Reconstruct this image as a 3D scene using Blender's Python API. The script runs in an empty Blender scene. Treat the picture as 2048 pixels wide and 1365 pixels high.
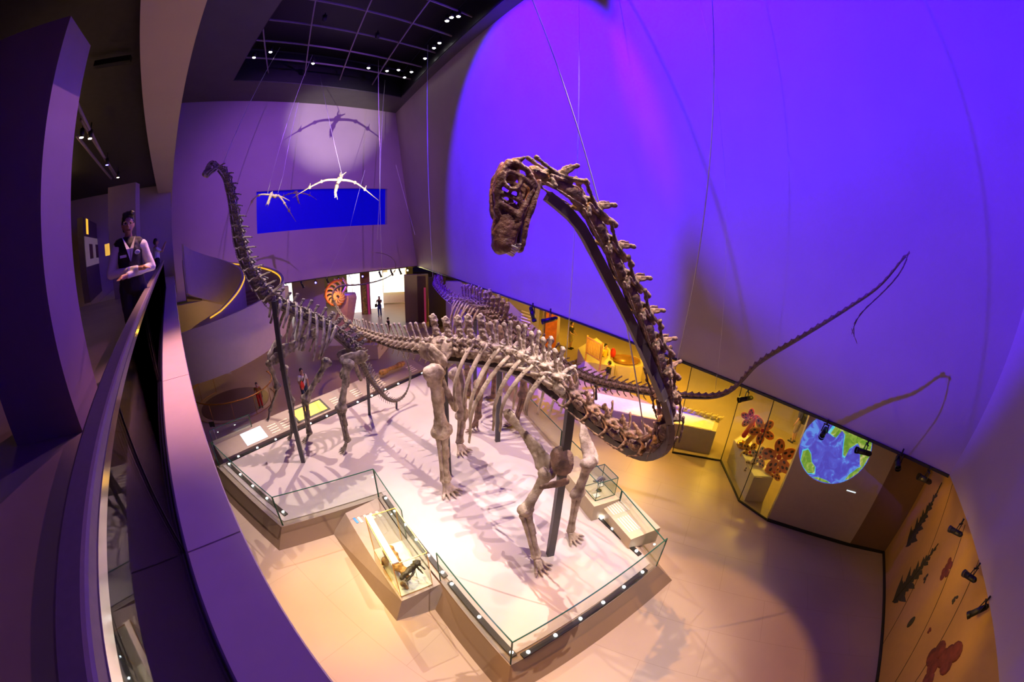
import bpy, bmesh, math, random
from mathutils import Vector, Matrix, noise, Quaternion
from mathutils.geometry import intersect_line_plane
C = bpy.context.scene.collection
sc = bpy.context.scene
R = math.radians; PI = math.pi
random.seed(7)
V = Vector
# ------------------------------------------------------------------ camera
EYE = V((0, 0, 7.2))
PIT, ROL = R(17.57), R(1.88)
upc = V((math.sin(ROL)*math.cos(PIT), math.cos(ROL)*math.cos(PIT), math.sin(PIT)))
fwc = V((0, 0, -1)); hc = (fwc - upc*fwc.dot(upc)).normalized(); rtc = hc.cross(upc)
M3 = Matrix((rtc, hc, upc))                      # camera axes -> world
cam = bpy.data.cameras.new('camera'); co = bpy.data.objects.new('camera', cam); C.objects.link(co)
co.matrix_world = Matrix.Translation(EYE) @ M3.to_4x4()
cam.type = 'PANO'; cam.panorama_type = 'FISHEYE_LENS_POLYNOMIAL'
cam.sensor_width = 36; cam.sensor_fit = 'HORIZONTAL'
cam.fisheye_polynomial_k0 = 0; cam.fisheye_polynomial_k1 = -2048/36/765.0
cam.fisheye_polynomial_k2 = 0; cam.fisheye_polynomial_k3 = 0; cam.fisheye_polynomial_k4 = 0
cam.fisheye_fov = R(220); cam.clip_start = 0.02; cam.clip_end = 200
sc.camera = co
def ray(px, py):
    dx = px-1024; dy = 682.5-py; r = math.hypot(dx, dy); th = r/765.0; s = math.sin(th)/max(r, 1e-9)
    return M3 @ V((dx*s, dy*s, -math.cos(th)))
def at(px, py, D):                                # point seen at (px,py) at horizontal distance D
    d = ray(px, py); return EYE + d*(D/math.hypot(d.x, d.y))
def atz(px, py, z):
    d = ray(px, py); return EYE + d*((z-7.2)/d.z)
def atplane(px, py, p, n):
    d = ray(px, py); return EYE + d*((p-EYE).dot(n)/d.dot(n))
# ------------------------------------------------------------------ world, view, lights
w = bpy.data.worlds.new('world'); sc.world = w; w.use_nodes = True
w.node_tree.nodes['Background'].inputs[0].default_value = (0.02, 0.01, 0.05, 1)
w.node_tree.nodes['Background'].inputs[1].default_value = 0.15
sc.view_settings.view_transform = 'Standard'; sc.view_settings.look = 'None'
sc.view_settings.exposure = 0.0; sc.view_settings.gamma = 1; sc.view_settings.use_curve_mapping = False
sc.cycles.sample_clamp_indirect = 4.0
WARM = (1, .80, .66); PINK = (1, .74, .70); GOLD = (1, .56, .04); ORANGE = (1, .50, .12); BLUE = (.05, .0, 1); PURP = (.42, .13, 1)
WHITE = (1, .86, .80)
def spot(loc, tgt, col, e, ang=60, blend=.3, rad=.04):
    l = bpy.data.lights.new('hall_spot', 'SPOT'); l.energy = e; l.color = col; l.spot_size = R(ang); l.spot_blend = blend; l.shadow_soft_size = rad
    o = bpy.data.objects.new('hall_spot', l); C.objects.link(o); o.location = loc
    o.rotation_euler = (V(tgt)-V(loc)).to_track_quat('-Z', 'Y').to_euler(); return o
def point(loc, col, e, rad=.1):
    l = bpy.data.lights.new('hall_lamp', 'POINT'); l.energy = e; l.color = col; l.shadow_soft_size = rad
    o = bpy.data.objects.new('hall_lamp', l); C.objects.link(o); o.location = loc; return o
# stage lights in the ceiling grid, aimed at the platform (warm white)
spot((3.0, 15.0, 16.9), (-1.0, 7.5, 1), WARM, 11500, 38, .4)
spot((-7.5, 17.5, 16.9), (-3.5, 8.5, 1), WARM, 11500, 42, .4)
spot((-4.0, 9.0, 16.9), (-4.0, 9.5, 1), PINK, 8800, 42, .5)
spot((1.5, 7.0, 16.9), (0.5, 8.5, 1), PINK, 5500, 34, .5)
spot((-3.0, 20.0, 16.9), (-6.5, 10.0, 2), WARM, 7000, 34, .5)
spot((4.6, 5.2, 15.5), (-.6, 3.6, 0), WARM, 9500, 40, .5, .03)          # casts the neck shadow on the floor
spot((-1.2, 4.6, 15.9), (3.0, 2.9, 0), ORANGE, 7000, 23, .25)     # orange pool right of the plinth
spot((-5.0, 6.6, 12.0), (-3.5, 4.3, 0), GOLD, 5500, 20, .9)        # yellow pool by the showcase
spot((-3.6, 5.6, 15.9), (-2.6, 3.0, 0), ORANGE, 6500, 32, .8)
# blue wall wash, from fittings at the ceiling edge above the balcony
spot((-6.5, 8.0, 15.6), (.9, 15.6, 10.2), BLUE, 38000, 68, .22, .05)
spot((-3.5, 5.2, 15.8), (7.0, 7.2, 12.4), BLUE, 26000, 64, .30, .05)
spot((-3.5, 3.8, 15.6), (10.2, -1.0, 11.5), BLUE, 4000, 50, .6, .05)
spot((-13.0, 24.5, 3.3), (-1.0, 14.0, 5.0), BLUE, 3800, 46, .4, .03)
spot((-6.0, 17.5, 15.8), (-3.0, 1.0, 6.0), (1, .33, .75), 2600, 28, .6, .05)  # pink lamp added to tint the balcony ledge, not the wall
spot((-6, 9, 14.5), at(548, 394, 18), WHITE, 6000, 10, .6, .03)   # extra white spot, added to brighten the left pterosaur
# warm front light on the raised neck and skull
spot((-.1, .5, 15.6), (.9, 3.3, 6.3), WARM, 3600, 36, .6, .05)
# purple wash on the end wall
spot((-4.0, 12.0, 15.5), (-14.5, 24.5, 9), PURP, 7500, 74, .9)
spot((-3.2, 9.0, 16.9), (-3.3, 3.5, 5.8), (1, .40, .70), 9500, 21, 1)   # pink light along the ledge
spot((-1.0, 12.0, 16.5), (-1.0, 0.8, 5.8), (.75, .40, 1), 1000, 40, .8)  # weak purple lamp added over the near ledge, away from the end wall
# ------------------------------------------------------------------ materials
def mat(name, col, rough=.6, metal=0, var=.12, scale=6, bump=.0, bscale=30, emit=None, es=1, spec=.5, trans=0, ior=1.45, col2=None, coat=0):
    m = bpy.data.materials.new(name); m.use_nodes = True; nt = m.node_tree; b = nt.nodes['Principled BSDF']
    b.inputs['Roughness'].default_value = rough; b.inputs['Metallic'].default_value = metal
    b.inputs['Specular IOR Level'].default_value = spec; b.inputs['IOR'].default_value = ior
    b.inputs['Coat Weight'].default_value = coat
    if trans: b.inputs['Transmission Weight'].default_value = trans
    tc = nt.nodes.new('ShaderNodeTexCoord')
    n = nt.nodes.new('ShaderNodeTexNoise'); n.inputs['Scale'].default_value = scale; n.inputs['Detail'].default_value = 5
    nt.links.new(tc.outputs['Object'], n.inputs['Vector'])
    r = nt.nodes.new('ShaderNodeValToRGB'); r.color_ramp.elements[0].position = .35; r.color_ramp.elements[1].position = .65
    c2 = col2 or tuple(max(0, c*(1-var)) for c in col)
    r.color_ramp.elements[0].color = (*c2, 1); r.color_ramp.elements[1].color = (*col, 1)
    nt.links.new(n.outputs['Fac'], r.inputs['Fac']); nt.links.new(r.outputs['Color'], b.inputs['Base Color'])
    if bump:
        n2 = nt.nodes.new('ShaderNodeTexNoise'); n2.inputs['Scale'].default_value = bscale; n2.inputs['Detail'].default_value = 6
        nt.links.new(tc.outputs['Object'], n2.inputs['Vector'])
        bp = nt.nodes.new('ShaderNodeBump'); bp.inputs['Strength'].default_value = bump; bp.inputs['Distance'].default_value = .02
        nt.links.new(n2.outputs['Fac'], bp.inputs['Height']); nt.links.new(bp.outputs['Normal'], b.inputs['Normal'])
    if emit:
        b.inputs['Emission Color'].default_value = (*emit, 1); b.inputs['Emission Strength'].default_value = es
    return m
def glassmat(name, tint=(.93, .97, .95), refl=.10):
    m = bpy.data.materials.new(name); m.use_nodes = True; nt = m.node_tree; nt.nodes.clear()
    o = nt.nodes.new('ShaderNodeOutputMaterial'); t = nt.nodes.new('ShaderNodeBsdfTransparent'); g = nt.nodes.new('ShaderNodeBsdfGlossy')
    mx = nt.nodes.new('ShaderNodeMixShader'); fr = nt.nodes.new('ShaderNodeFresnel'); fr.inputs[0].default_value = 1.5
    mm = nt.nodes.new('ShaderNodeMath'); mm.operation = 'MULTIPLY_ADD'; mm.inputs[1].default_value = 1.0; mm.inputs[2].default_value = refl*.2
    nt.links.new(fr.outputs[0], mm.inputs[0])
    t.inputs[0].default_value = (*tint, 1); g.inputs['Roughness'].default_value = .01
    ge = nt.nodes.new('ShaderNodeNewGeometry'); iv = nt.nodes.new('ShaderNodeMath'); iv.operation = 'SUBTRACT'; iv.inputs[0].default_value = 1; nt.links.new(ge.outputs['Backfacing'], iv.inputs[1]); m3 = nt.nodes.new('ShaderNodeMath'); m3.operation = 'MULTIPLY'; nt.links.new(mm.outputs[0], m3.inputs[0]); nt.links.new(iv.outputs[0], m3.inputs[1])
    nt.links.new(m3.outputs[0], mx.inputs[0]); nt.links.new(t.outputs[0], mx.inputs[1]); nt.links.new(g.outputs[0], mx.inputs[2]); nt.links.new(mx.outputs[0], o.inputs[0])
    return m
M = {}
M['floor'] = mat('floor_stone', (.40, .30, .225), .36, var=.10, scale=.6, spec=.35)
nt = M['floor'].node_tree; bk = nt.nodes.new('ShaderNodeTexBrick'); mp = nt.nodes.new('ShaderNodeMapping'); tc_ = nt.nodes.new('ShaderNodeTexCoord'); mixn = nt.nodes.new('ShaderNodeMixRGB')
mp.inputs['Rotation'].default_value = (0, 0, R(31.7)); bk.inputs['Scale'].default_value = 1; bk.inputs['Brick Width'].default_value = 2.4; bk.inputs['Row Height'].default_value = 1.2; bk.inputs['Mortar Size'].default_value = .006
bk.inputs['Color1'].default_value = (1, 1, 1, 1); bk.inputs['Color2'].default_value = (.97, .965, .965, 1); bk.inputs['Mortar'].default_value = (.80, .77, .75, 1); mixn.blend_type = 'MULTIPLY'; mixn.inputs[0].default_value = 1
nt.links.new(tc_.outputs['Object'], mp.inputs['Vector']); nt.links.new(mp.outputs['Vector'], bk.inputs['Vector'])
src = nt.nodes['Principled BSDF'].inputs['Base Color'].links[0].from_socket; nt.links.new(src, mixn.inputs[1]); nt.links.new(bk.outputs['Color'], mixn.inputs[2]); nt.links.new(mixn.outputs[0], nt.nodes['Principled BSDF'].inputs['Base Color'])
M['floor2'] = mat('balcony_floor', (.30, .24, .19), .5, var=.15, scale=1.2)
M['platform'] = mat('platform_top', (.52, .44, .42), .6, var=.06, scale=1.5)
M['plinth'] = mat('plinth_laminate', (.24, .16, .11), .35, var=.08, scale=1)
M['rim'] = mat('plinth_rim', (.34, .26, .21), .4, var=.05)
M['wall'] = mat('painted_wall', (.42, .35, .33), .7, var=.05, scale=.7, bump=.05, bscale=12)
M['purplewall'] = mat('end_wall_paint', (.40, .31, .37), .7, var=.05, scale=.7)
M['balc'] = mat('balcony_paint', (.46, .38, .40), .5, var=.04)
M['column'] = mat('column_paint', (.27, .19, .25), .6, var=.04)
M['dark'] = mat('dark_ceiling', (.035, .032, .03), .7, var=.2)
M['dark2'] = mat('grey_ceiling', (.10, .095, .09), .7, var=.1, scale=1)
M['black'] = mat('black_paint', (.012, .012, .012), .45)
M['steel'] = mat('dark_steel', (.10, .10, .11), .35, metal=.6, var=.1)
M['beam'] = mat('armature_steel', (.13, .10, .10), .45, metal=.3, var=.15)
M['rail'] = mat('brushed_steel', (.22, .18, .20), .5, metal=.5, var=.08, scale=40)
M['chrome'] = mat('chrome', (.7, .7, .7), .12, metal=1)
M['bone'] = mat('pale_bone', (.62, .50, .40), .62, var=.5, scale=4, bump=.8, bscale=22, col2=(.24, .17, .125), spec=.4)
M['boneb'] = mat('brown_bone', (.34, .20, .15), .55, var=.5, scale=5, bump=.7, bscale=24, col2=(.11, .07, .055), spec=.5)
M['boned'] = mat('dark_bone', (.33, .28, .235), .5, var=.5, scale=7, bump=.7, bscale=26, col2=(.085, .07, .06), spec=.5)
M['bonec'] = mat('cream_bone', (.62, .50, .30), .6, var=.3, scale=9)
M['boneo'] = mat('amber_bone', (.42, .20, .05), .5, var=.6, scale=8, bump=.5)
M['skullbone'] = mat('skull_bone', (.27, .125, .095), .42, var=.5, scale=9, bump=.7, bscale=40, col2=(.10, .045, .04), spec=.5)
M['tooth'] = mat('tooth_enamel', (.75, .68, .62), .35)
M['stone'] = mat('display_stone', (.50, .40, .36), .6, var=.06)
M['sand'] = mat('gallery_plinth', (.55, .45, .30), .55, var=.06)
M['gwall'] = mat('gallery_wall', (.30, .25, .17), .6, var=.08, scale=1)
M['gdark'] = mat('gallery_dark_wall', (.07, .05, .035), .5, var=.1, scale=1)
M['glass'] = glassmat('clear_glass')
M['railglass'] = glassmat('balustrade_glass', (.70, .70, .74), 2.6)
M['glassedge'] = mat('glass_edge', (.02, .10, .07), .15)
M['white'] = mat('white_paint', (.75, .72, .66), .5)
M['paper'] = mat('label_print', (.8, .72, .55), .6)
M['lit'] = mat('lit_panel', (.9, .9, .85), .5, emit=(1, .97, .88), es=1.6)
M['litw'] = mat('lit_shelf', (.9, .9, .8), .5, emit=(1, .93, .75), es=1.5)
M['led'] = mat('led_lens', (.9, .9, .9), .4, emit=(1, .96, .95), es=22)
M['bulbw'] = mat('warm_lens', (.9, .8, .6), .4, emit=(1, .85, .6), es=14)
M['bulbb'] = mat('blue_lens', (.1, .1, .9), .4, emit=(.10, .08, 1), es=14)
M['ledgold'] = mat('gold_led_strip', (.9, .6, .1), .4, emit=(1, .50, .03), es=1.1)
M['blueglass'] = mat('blue_lit_window', (.0, .0, .35), .25, emit=(.0, .0, 1), es=.32)
M['screen'] = mat('touch_screen', (.7, .8, .95), .2, emit=(.80, .92, 1), es=1.1)
M['skin'] = mat('skin', (.42, .23, .15), .5, var=.08)
M['hair'] = mat('black_hair', (.012, .01, .01), .45)
M['shirt'] = mat('white_shirt', (.62, .60, .68), .7, var=.06)
M['vest'] = mat('black_vest', (.012, .010, .016), .7)
M['denim'] = mat('denim', (.03, .06, .16), .8)
M['khaki'] = mat('khaki', (.25, .19, .09), .8)
M['red'] = mat('red_cloth', (.6, .03, .03), .7)
M['yellow'] = mat('yellow_cloth', (.75, .50, .05), .7)
M['orange'] = mat('orange_paint', (.65, .17, .02), .5, var=.3)
M['wood'] = mat('wood', (.45, .22, .06), .5, var=.3, scale=12)
M['gold'] = mat('gold_metal', (.8, .45, .08), .25, metal=.9)
M['copper'] = mat('copper_bowl', (.40, .20, .06), .4, metal=.4)
M['naut'] = mat('shell_sculpture', (.60, .36, .18), .5, var=.2)
M['pinkstone'] = mat('pink_stone', (.55, .33, .28), .6)
M['wire'] = mat('steel_wire', (.65, .62, .66), .4, metal=.3)
M['track'] = mat('track_metal', (.30, .24, .28), .5, metal=.2)
M['fernink'] = mat('fern_print', (.055, .05, .02), .7, var=.3, scale=9)
M['redink'] = mat('flower_print', (.22, .05, .02), .7, var=.5, scale=6)
# ------------------------------------------------------------------ mesh building
class MB:
    def __init__(s): s.v = []; s.f = []
    def add(s, vs, fs):
        k = len(s.v); s.v += [V(x) for x in vs]; s.f += [tuple(i+k for i in f) for f in fs]; return s
    def prism(s, poly, z0, z1, poly2=None):
        p2 = poly2 or poly; n = len(poly)
        s.add([(p[0], p[1], z0) for p in poly]+[(p[0], p[1], z1) for p in p2],
              [tuple(range(n-1, -1, -1)), tuple(range(n, 2*n))]+[(i, (i+1) % n, n+(i+1) % n, n+i) for i in range(n)]); return s
    def box(s, c, d, rz=0, rot=None):
        m = rot or Matrix.Rotation(rz, 3, 'Z'); c = V(c)
        vs = [c + m @ V((x*d[0]/2, y*d[1]/2, z*d[2]/2)) for z in (-1, 1) for y in (-1, 1) for x in (-1, 1)]
        return s.add(vs, [(0, 2, 3, 1), (4, 5, 7, 6), (0, 1, 5, 4), (2, 6, 7, 3), (0, 4, 6, 2), (1, 3, 7, 5)])
    def hexa(s, b, t):                            # four bottom corners, four top corners
        return s.add(list(b)+list(t), [(3, 2, 1, 0), (4, 5, 6, 7)]+[(i, (i+1) % 4, 4+(i+1) % 4, 4+i) for i in range(4)])
    def bar(s, a, b, wd, ht, up=(0, 0, 1)):
        a = V(a); b = V(b); t = (b-a).normalized(); x = t.cross(V(up)).normalized(); y = x.cross(t)
        q = [(-1, -1), (1, -1), (1, 1), (-1, 1)]
        return s.hexa([a+x*i*wd/2+y*j*ht/2 for i, j in q], [b+x*i*wd/2+y*j*ht/2 for i, j in q])
    def tube(s, pts, rad, seg=8, flat=1, up=None, cap=True):
        pts = [V(p) for p in pts]; n = len(pts); rad = rad if isinstance(rad, (list, tuple)) else [rad]*n
        vs = []; prev = None
        for i, p in enumerate(pts):
            t = (pts[min(n-1, i+1)]-pts[max(0, i-1)]); t = t.normalized() if t.length > 1e-9 else V((0, 0, 1))
            ref = V(up) if up else (prev if prev else (V((0, 0, 1)) if abs(t.z) < .9 else V((1, 0, 0))))
            x = ref - t*ref.dot(t); x = x.normalized() if x.length > 1e-6 else t.orthogonal().normalized()
            prev = x; y = t.cross(x)
            for k in range(seg):
                a = 2*PI*k/seg; vs.append(p + (x*math.cos(a) + y*math.sin(a)*flat)*rad[i])
        fs = [(i*seg+k, i*seg+(k+1) % seg, (i+1)*seg+(k+1) % seg, (i+1)*seg+k) for i in range(n-1) for k in range(seg)]
        if cap: fs += [tuple(range(seg-1, -1, -1)), tuple((n-1)*seg+k for k in range(seg))]
        return s.add(vs, fs)
    def cap(s, a, b, ra, rb, seg=10, flat=1, up=None):    # round ended tapered capsule
        a = V(a); b = V(b); t = (b-a); L = t.length; t = t/L if L > 1e-9 else V((0, 0, 1))
        P = []; Q = []
        for q in (-1, -.85, -.5): P.append(a+t*q*ra); Q.append(max(.02*ra, ra*math.sqrt(1-q*q)))
        P += [a, b]; Q += [ra, rb]
        for q in (.5, .85, 1): P.append(b+t*q*rb); Q.append(max(.02*rb, rb*math.sqrt(1-q*q)))
        return s.tube(P, Q, seg, flat, up)
    def chain(s, pts, rs, **k):
        for i in range(len(pts)-1): s.cap(pts[i], pts[i+1], rs[i], rs[i+1], **k)
        return s
    def ell(s, c, r, rot=None, seg=12, rings=8):
        c = V(c); m = rot or Matrix.Identity(3); vs = [c+m @ V((0, 0, -r[2]))]
        for i in range(1, rings):
            a = -PI/2+PI*i/rings
            for k in range(seg):
                b = 2*PI*k/seg; vs.append(c+m @ V((r[0]*math.cos(a)*math.cos(b), r[1]*math.cos(a)*math.sin(b), r[2]*math.sin(a))))
        vs.append(c+m @ V((0, 0, r[2]))); L = len(vs)-1
        fs = [(0, 1+(k+1) % seg, 1+k) for k in range(seg)]
        fs += [(1+i*seg+k, 1+i*seg+(k+1) % seg, 1+(i+1)*seg+(k+1) % seg, 1+(i+1)*seg+k) for i in range(rings-2) for k in range(seg)]
        fs += [(L, 1+(rings-2)*seg+k, 1+(rings-2)*seg+(k+1) % seg) for k in range(seg)]
        return s.add(vs, fs)
    def cyl(s, c, r, h, seg=24, r2=None):
        c = V(c); return s.tube([c, c+V((0, 0, h))], [r, r if r2 is None else r2], seg)
    def mirror(s, fn): fn(1); fn(-1); return s
def data(mb, m, smooth=True, vox=0, amp=0, nscale=6, name='shape', smit=0):
    me = bpy.data.meshes.new(name); me.from_pydata(mb.v, [], mb.f); me.update()
    if vox:
        o = bpy.data.objects.new('tmp', me); C.objects.link(o)
        md = o.modifiers.new('r', 'REMESH'); md.mode = 'VOXEL'; md.voxel_size = vox; md.use_smooth_shade = True
        if smit: sm = o.modifiers.new('s', 'SMOOTH'); sm.iterations = smit; sm.factor = .5
        dg = bpy.context.evaluated_depsgraph_get(); dg.update()
        me2 = bpy.data.meshes.new_from_object(o.evaluated_get(dg)); bpy.data.objects.remove(o); bpy.data.meshes.remove(me); me = me2; me.name = name
    if amp:
        cs = [v.co.copy() for v in me.vertices]; ns = [v.normal.copy() for v in me.vertices]
        for v, c, n in zip(me.vertices, cs, ns):
            q = noise.noise(c*nscale) + .5*noise.noise(c*nscale*2.7)
            v.co = c + n*amp*q
        me.update()
    me.materials.clear(); me.materials.append(m)
    for p in me.polygons: p.use_smooth = smooth
    return me
def tag(o, label=None, cat=None, group=None, kind=None):
    if label: o['label'] = label
    if cat: o['category'] = cat
    if group: o['group'] = group
    if kind: o['kind'] = kind
    return o
def thing(name, loc, label, cat, group=None):
    o = bpy.data.objects.new(name, None); C.objects.link(o); o.location = loc; o.empty_display_size = .1
    return tag(o, label, cat, group)
def adopt(o, parent):
    if parent is None: return
    o.parent = parent
    m = Matrix.Identity(4); p = parent
    while p: m = Matrix.Translation(-p.location) @ m if False else m @ Matrix.Identity(4); p = p.parent
    tot = V((0, 0, 0)); p = parent
    while p: tot += p.location; p = p.parent
    o.location = o.location - tot
def put(name, mb, m, parent=None, smooth=True, bevel=0, **k):
    if mb.v:
        lo = V([min(v[i] for v in mb.v) for i in range(3)]); hi = V([max(v[i] for v in mb.v) for i in range(3)])
        c = V(((lo.x+hi.x)/2, (lo.y+hi.y)/2, lo.z)); mb.v = [v-c for v in mb.v]
    o = bpy.data.objects.new(name, data(mb, m, smooth, name=name, **k)); C.objects.link(o); o.location = c
    if bevel:
        b = o.modifiers.new('bevel', 'BEVEL'); b.width = bevel; b.segments = 2; b.limit_method = 'ANGLE'
    adopt(o, parent); return o
def inst(name, me, mtx, parent):                 # a part that shares mesh data
    o = bpy.data.objects.new(name, me); C.objects.link(o)
    tot = V((0, 0, 0)); p = parent
    while p: tot += p.location; p = p.parent
    o.parent = parent; o.matrix_local = Matrix.Translation(-tot) @ mtx; return o
def struct(name, mb, m, **k):
    o = put(name, mb, m, smooth=k.pop('smooth', False), **k); o['kind'] = 'structure'; return o
def copy_tree(o, parent=None, loc=None, rz=None):
    c = o.copy(); C.objects.link(c); c.parent = parent
    if loc is not None: c.location = loc
    if rz is not None: c.rotation_euler = (0, 0, rz)
    for ch in list(o.children): copy_tree(ch, c)
    return c
def spline(pts, n):                              # Catmull-Rom through points, n samples equally spaced
    pts = [V(p) for p in pts]; P = [pts[0]*2-pts[1]]+pts+[pts[-1]*2-pts[-2]]; out = []
    for i in range(1, len(P)-2):
        for k in range(24):
            t = k/24; a, b, c, d = P[i-1], P[i], P[i+1], P[i+2]
            out.append(.5*((2*b)+(c-a)*t+(2*a-5*b+4*c-d)*t*t+(3*b-a-3*c+d)*t**3))
    out.append(pts[-1]); L = [0]
    for i in range(1, len(out)): L.append(L[-1]+(out[i]-out[i-1]).length)
    res = []; j = 0
    for k in range(n):
        s = L[-1]*k/(n-1)
        while j < len(L)-2 and L[j+1] < s: j += 1
        f = (s-L[j])/max(1e-9, L[j+1]-L[j]); res.append(out[j].lerp(out[j+1], f))
    return res, L[-1]
# ------------------------------------------------------------------ the setting
WD = V((-.525, .851, 0)).normalized(); WN = V((.851, .525, 0)).normalized()     # long blue wall: direction, normal away from the hall
BU = V((-.775, .632, 0)).normalized(); BN = V((.632, .775, 0)).normalized()     # balcony: direction, normal into the void
FU = V((-.687, -.727, 0)).normalized(); FN = V((.727, -.687, 0)).normalized()   # fern wall
ED = V((-.672, -.741, 0)).normalized(); EN = V((-.741, .672, 0)).normalized()   # end wall: direction from corner to the left, normal away
def q2(v): return (v[0], v[1])
def bp(a, o, z=0): return BU*a + BN*o + V((0, 0, z))                            # along, offset, height on the balcony
mb = MB(); mb.prism([(-40, -14), (30, -14), (30, 55), (-40, 55)], -.3, 0)
fl = struct('floor', mb, M['floor'])
# corner points of the long wall
B0 = V((9.50, 2.92, 3.58)); C0 = V((-8.2, 31.6, 3.58)); C0 = B0 + WD*((C0-B0).dot(WD)); T0 = V((-9.8, 29.8, 16.4))
pn = (C0-B0).cross(T0-B0).normalized()
cr = atplane(2048, 613, B0, pn)                  # second point of the right-hand corner
dr = (cr-B0); TB = B0 + dr*((17.4-3.58)/dr.z); dT = (T0-C0); TC = C0 + dT*((17.4-3.58)/dT.z)
mb = MB(); th = WN*.35; FE = B0+FU*9
mb.hexa([B0, C0, C0+th, B0+th], [TB, TC, TC+th, TB+th])
struct('wall_long', mb, M['wall'])
rn = FN*.35; TB2 = TB + FU*10
mb = MB(); mb.hexa([B0+FU*10, B0, B0+rn, B0+FU*10+rn], [TB2, TB, TB+rn, TB2+rn])
struct('wall_right', mb, M['wall'])
# end wall, with a recessed blue window
WL = 24; e0 = V((-8.2, 31.6, 3.56)); wt = EN*.4
def ew(s, z): return V((e0.x, e0.y, z)) + ED*s
s1 = (V((-17.1, 21.77, 0))-V((e0.x, e0.y, 0))).dot(ED); s0 = (V((-10.14, 29.46, 0))-V((e0.x, e0.y, 0))).dot(ED)
mb = MB()
for a, b, z0, z1 in ((-1, WL, 3.56, 7.17), (-1, WL, 10.03, 17.6), (-1, s0, 7.17, 10.03), (s1, WL, 7.17, 10.03)):
    mb.hexa([ew(a, z0), ew(b, z0), ew(b, z0)+wt, ew(a, z0)+wt], [ew(a, z1), ew(b, z1), ew(b, z1)+wt, ew(a, z1)+wt])
struct('wall_end', mb, M['purplewall'])
mb = MB(); k = EN*.32; mb.hexa([ew(s0, 7.17)+k, ew(s1, 7.17)+k, ew(s1, 7.17)+k*1.1, ew(s0, 7.17)+k*1.1], [ew(s0, 10.03)+k, ew(s1, 10.03)+k, ew(s1, 10.03)+k*1.1, ew(s0, 10.03)+k*1.1])
struct('window_1', mb, M['blueglass'])
# hall ceiling with the open lighting grid
h = [atz(466, 162, 16.4), atz(803, 196, 16.4)]
hl = h[0] - BU*30; hr = h[1] - WD*30
O = [V((-30, 30, 0)), V((-4, 44, 0)), V((26, 2, 0)), V((6, -26, 0))]
ho = [h[0], h[1], hr, hl]; OO = [(-34, 24), (-6, 42), (30, -4), (8, -30)]
mb = MB()
for i in range(4):
    j = (i+1) % 4; mb.prism([q2(ho[i]), q2(ho[j]), OO[j], OO[i]], 16.4, 16.5)
struct('ceiling', mb, M['dark2'])
mb = MB()
for i in range(4):
    j = (i+1) % 4; a = V((*q2(ho[i]), 16.45)); b = V((*q2(ho[j]), 16.45)); mb.bar(a+V((0, 0, 1)), b+V((0, 0, 1)), .1, 2)
mb.prism([q2(p) for p in ho], 18.6, 18.7)
struct('ceiling_void', mb, M['black'])
# balcony: slab, ledge, back walls, dark ceiling, bulkhead
mb = MB()
mb.prism([q2(bp(-8, -.37)), q2(bp(14.6, -.37)), q2(bp(14.6, -16)), q2(bp(-8, -16))], 5.45, 5.85)
struct('floor_balcony', mb, M['floor2'])
mb = MB()
js = [-8, -1.6, 1.655, 4.36, 9, 14.6]
for a, b in zip(js[:-1], js[1:]):
    mb.prism([q2(bp(a+.006, -.355)), q2(bp(b-.006, -.355)), q2(bp(b-.006, -.03)), q2(bp(a+.006, -.03))], 5.45, 5.85)
    mb.prism([q2(bp(a, -.37)), q2(bp(b, -.37)), q2(bp(b, -.04)), q2(bp(a, -.04))], 5.2, 5.84)
struct('trim_1', mb, M['balc'])
mb = MB(); mb.prism([q2(bp(-8, -.60)), q2(bp(33, -.60)), q2(bp(33, .10)), q2(bp(-8, .10))], 9.6, 17)
struct('wall_bulkhead', mb, M['wall'])
mb = MB(); mb.prism([q2(bp(-8, -.6)), q2(bp(30, -.6)), q2(bp(30, -18)), q2(bp(-8, -18))], 9.95, 10.1)
struct('ceiling_balcony', mb, M['dark'])
mb = MB(); mb.prism([q2(bp(19.5, .05)), q2(bp(19.8, .05)), q2(bp(19.8, -16)), q2(bp(19.5, -16))], 5.0, 9.95)
struct('wall_balcony', mb, M['purplewall'])
mb = MB(); mb.prism([q2(bp(-8, -12)), q2(bp(30, -12)), q2(bp(30, -12.3)), q2(bp(-8, -12.3))], 0, 9.95); mb.prism([q2(bp(-8, -12)), q2(bp(-8, 20)), q2(bp(-8.3, 20)), q2(bp(-8.3, -12))], 0, 17)
struct('wall_back', mb, M['gdark'])
# alcove under the balcony beside the stair, landing beyond it
mb = MB(); mb.prism([q2(bp(14.6, .0)), q2(bp(19.8, .0)), q2(bp(19.8, -3)), q2(bp(14.6, -3))], 5.45, 5.85); struct('floor_landing', mb, M['balc'])
mb = MB(); mb.prism([(-24, 12), (-14.5, 21.5), (-14.8, 21.8), (-24.3, 12.3)], 0, 3.6); struct('wall_alcove', mb, M['gwall'])
# soffit of the galleries round the hall
mb = MB(); mb.hexa([B0+WN*.35-WD*3, C0+WN*.35+WD*3, C0+WN*22+WD*9, B0+WN*22-WD*3], [p+V((0, 0, .15)) for p in (B0+WN*.35-WD*3, C0+WN*.35+WD*3, C0+WN*22+WD*9, B0+WN*22-WD*3)])
a = ew(-9, 3.56); b = ew(WL, 3.56); mb.hexa([a+wt, b+wt, b+EN*22, a+EN*22], [p+V((0, 0, .15)) for p in (a+wt, b+wt, b+EN*22, a+EN*22)])
struct('ceiling_gallery', mb, M['dark2'])
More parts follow.
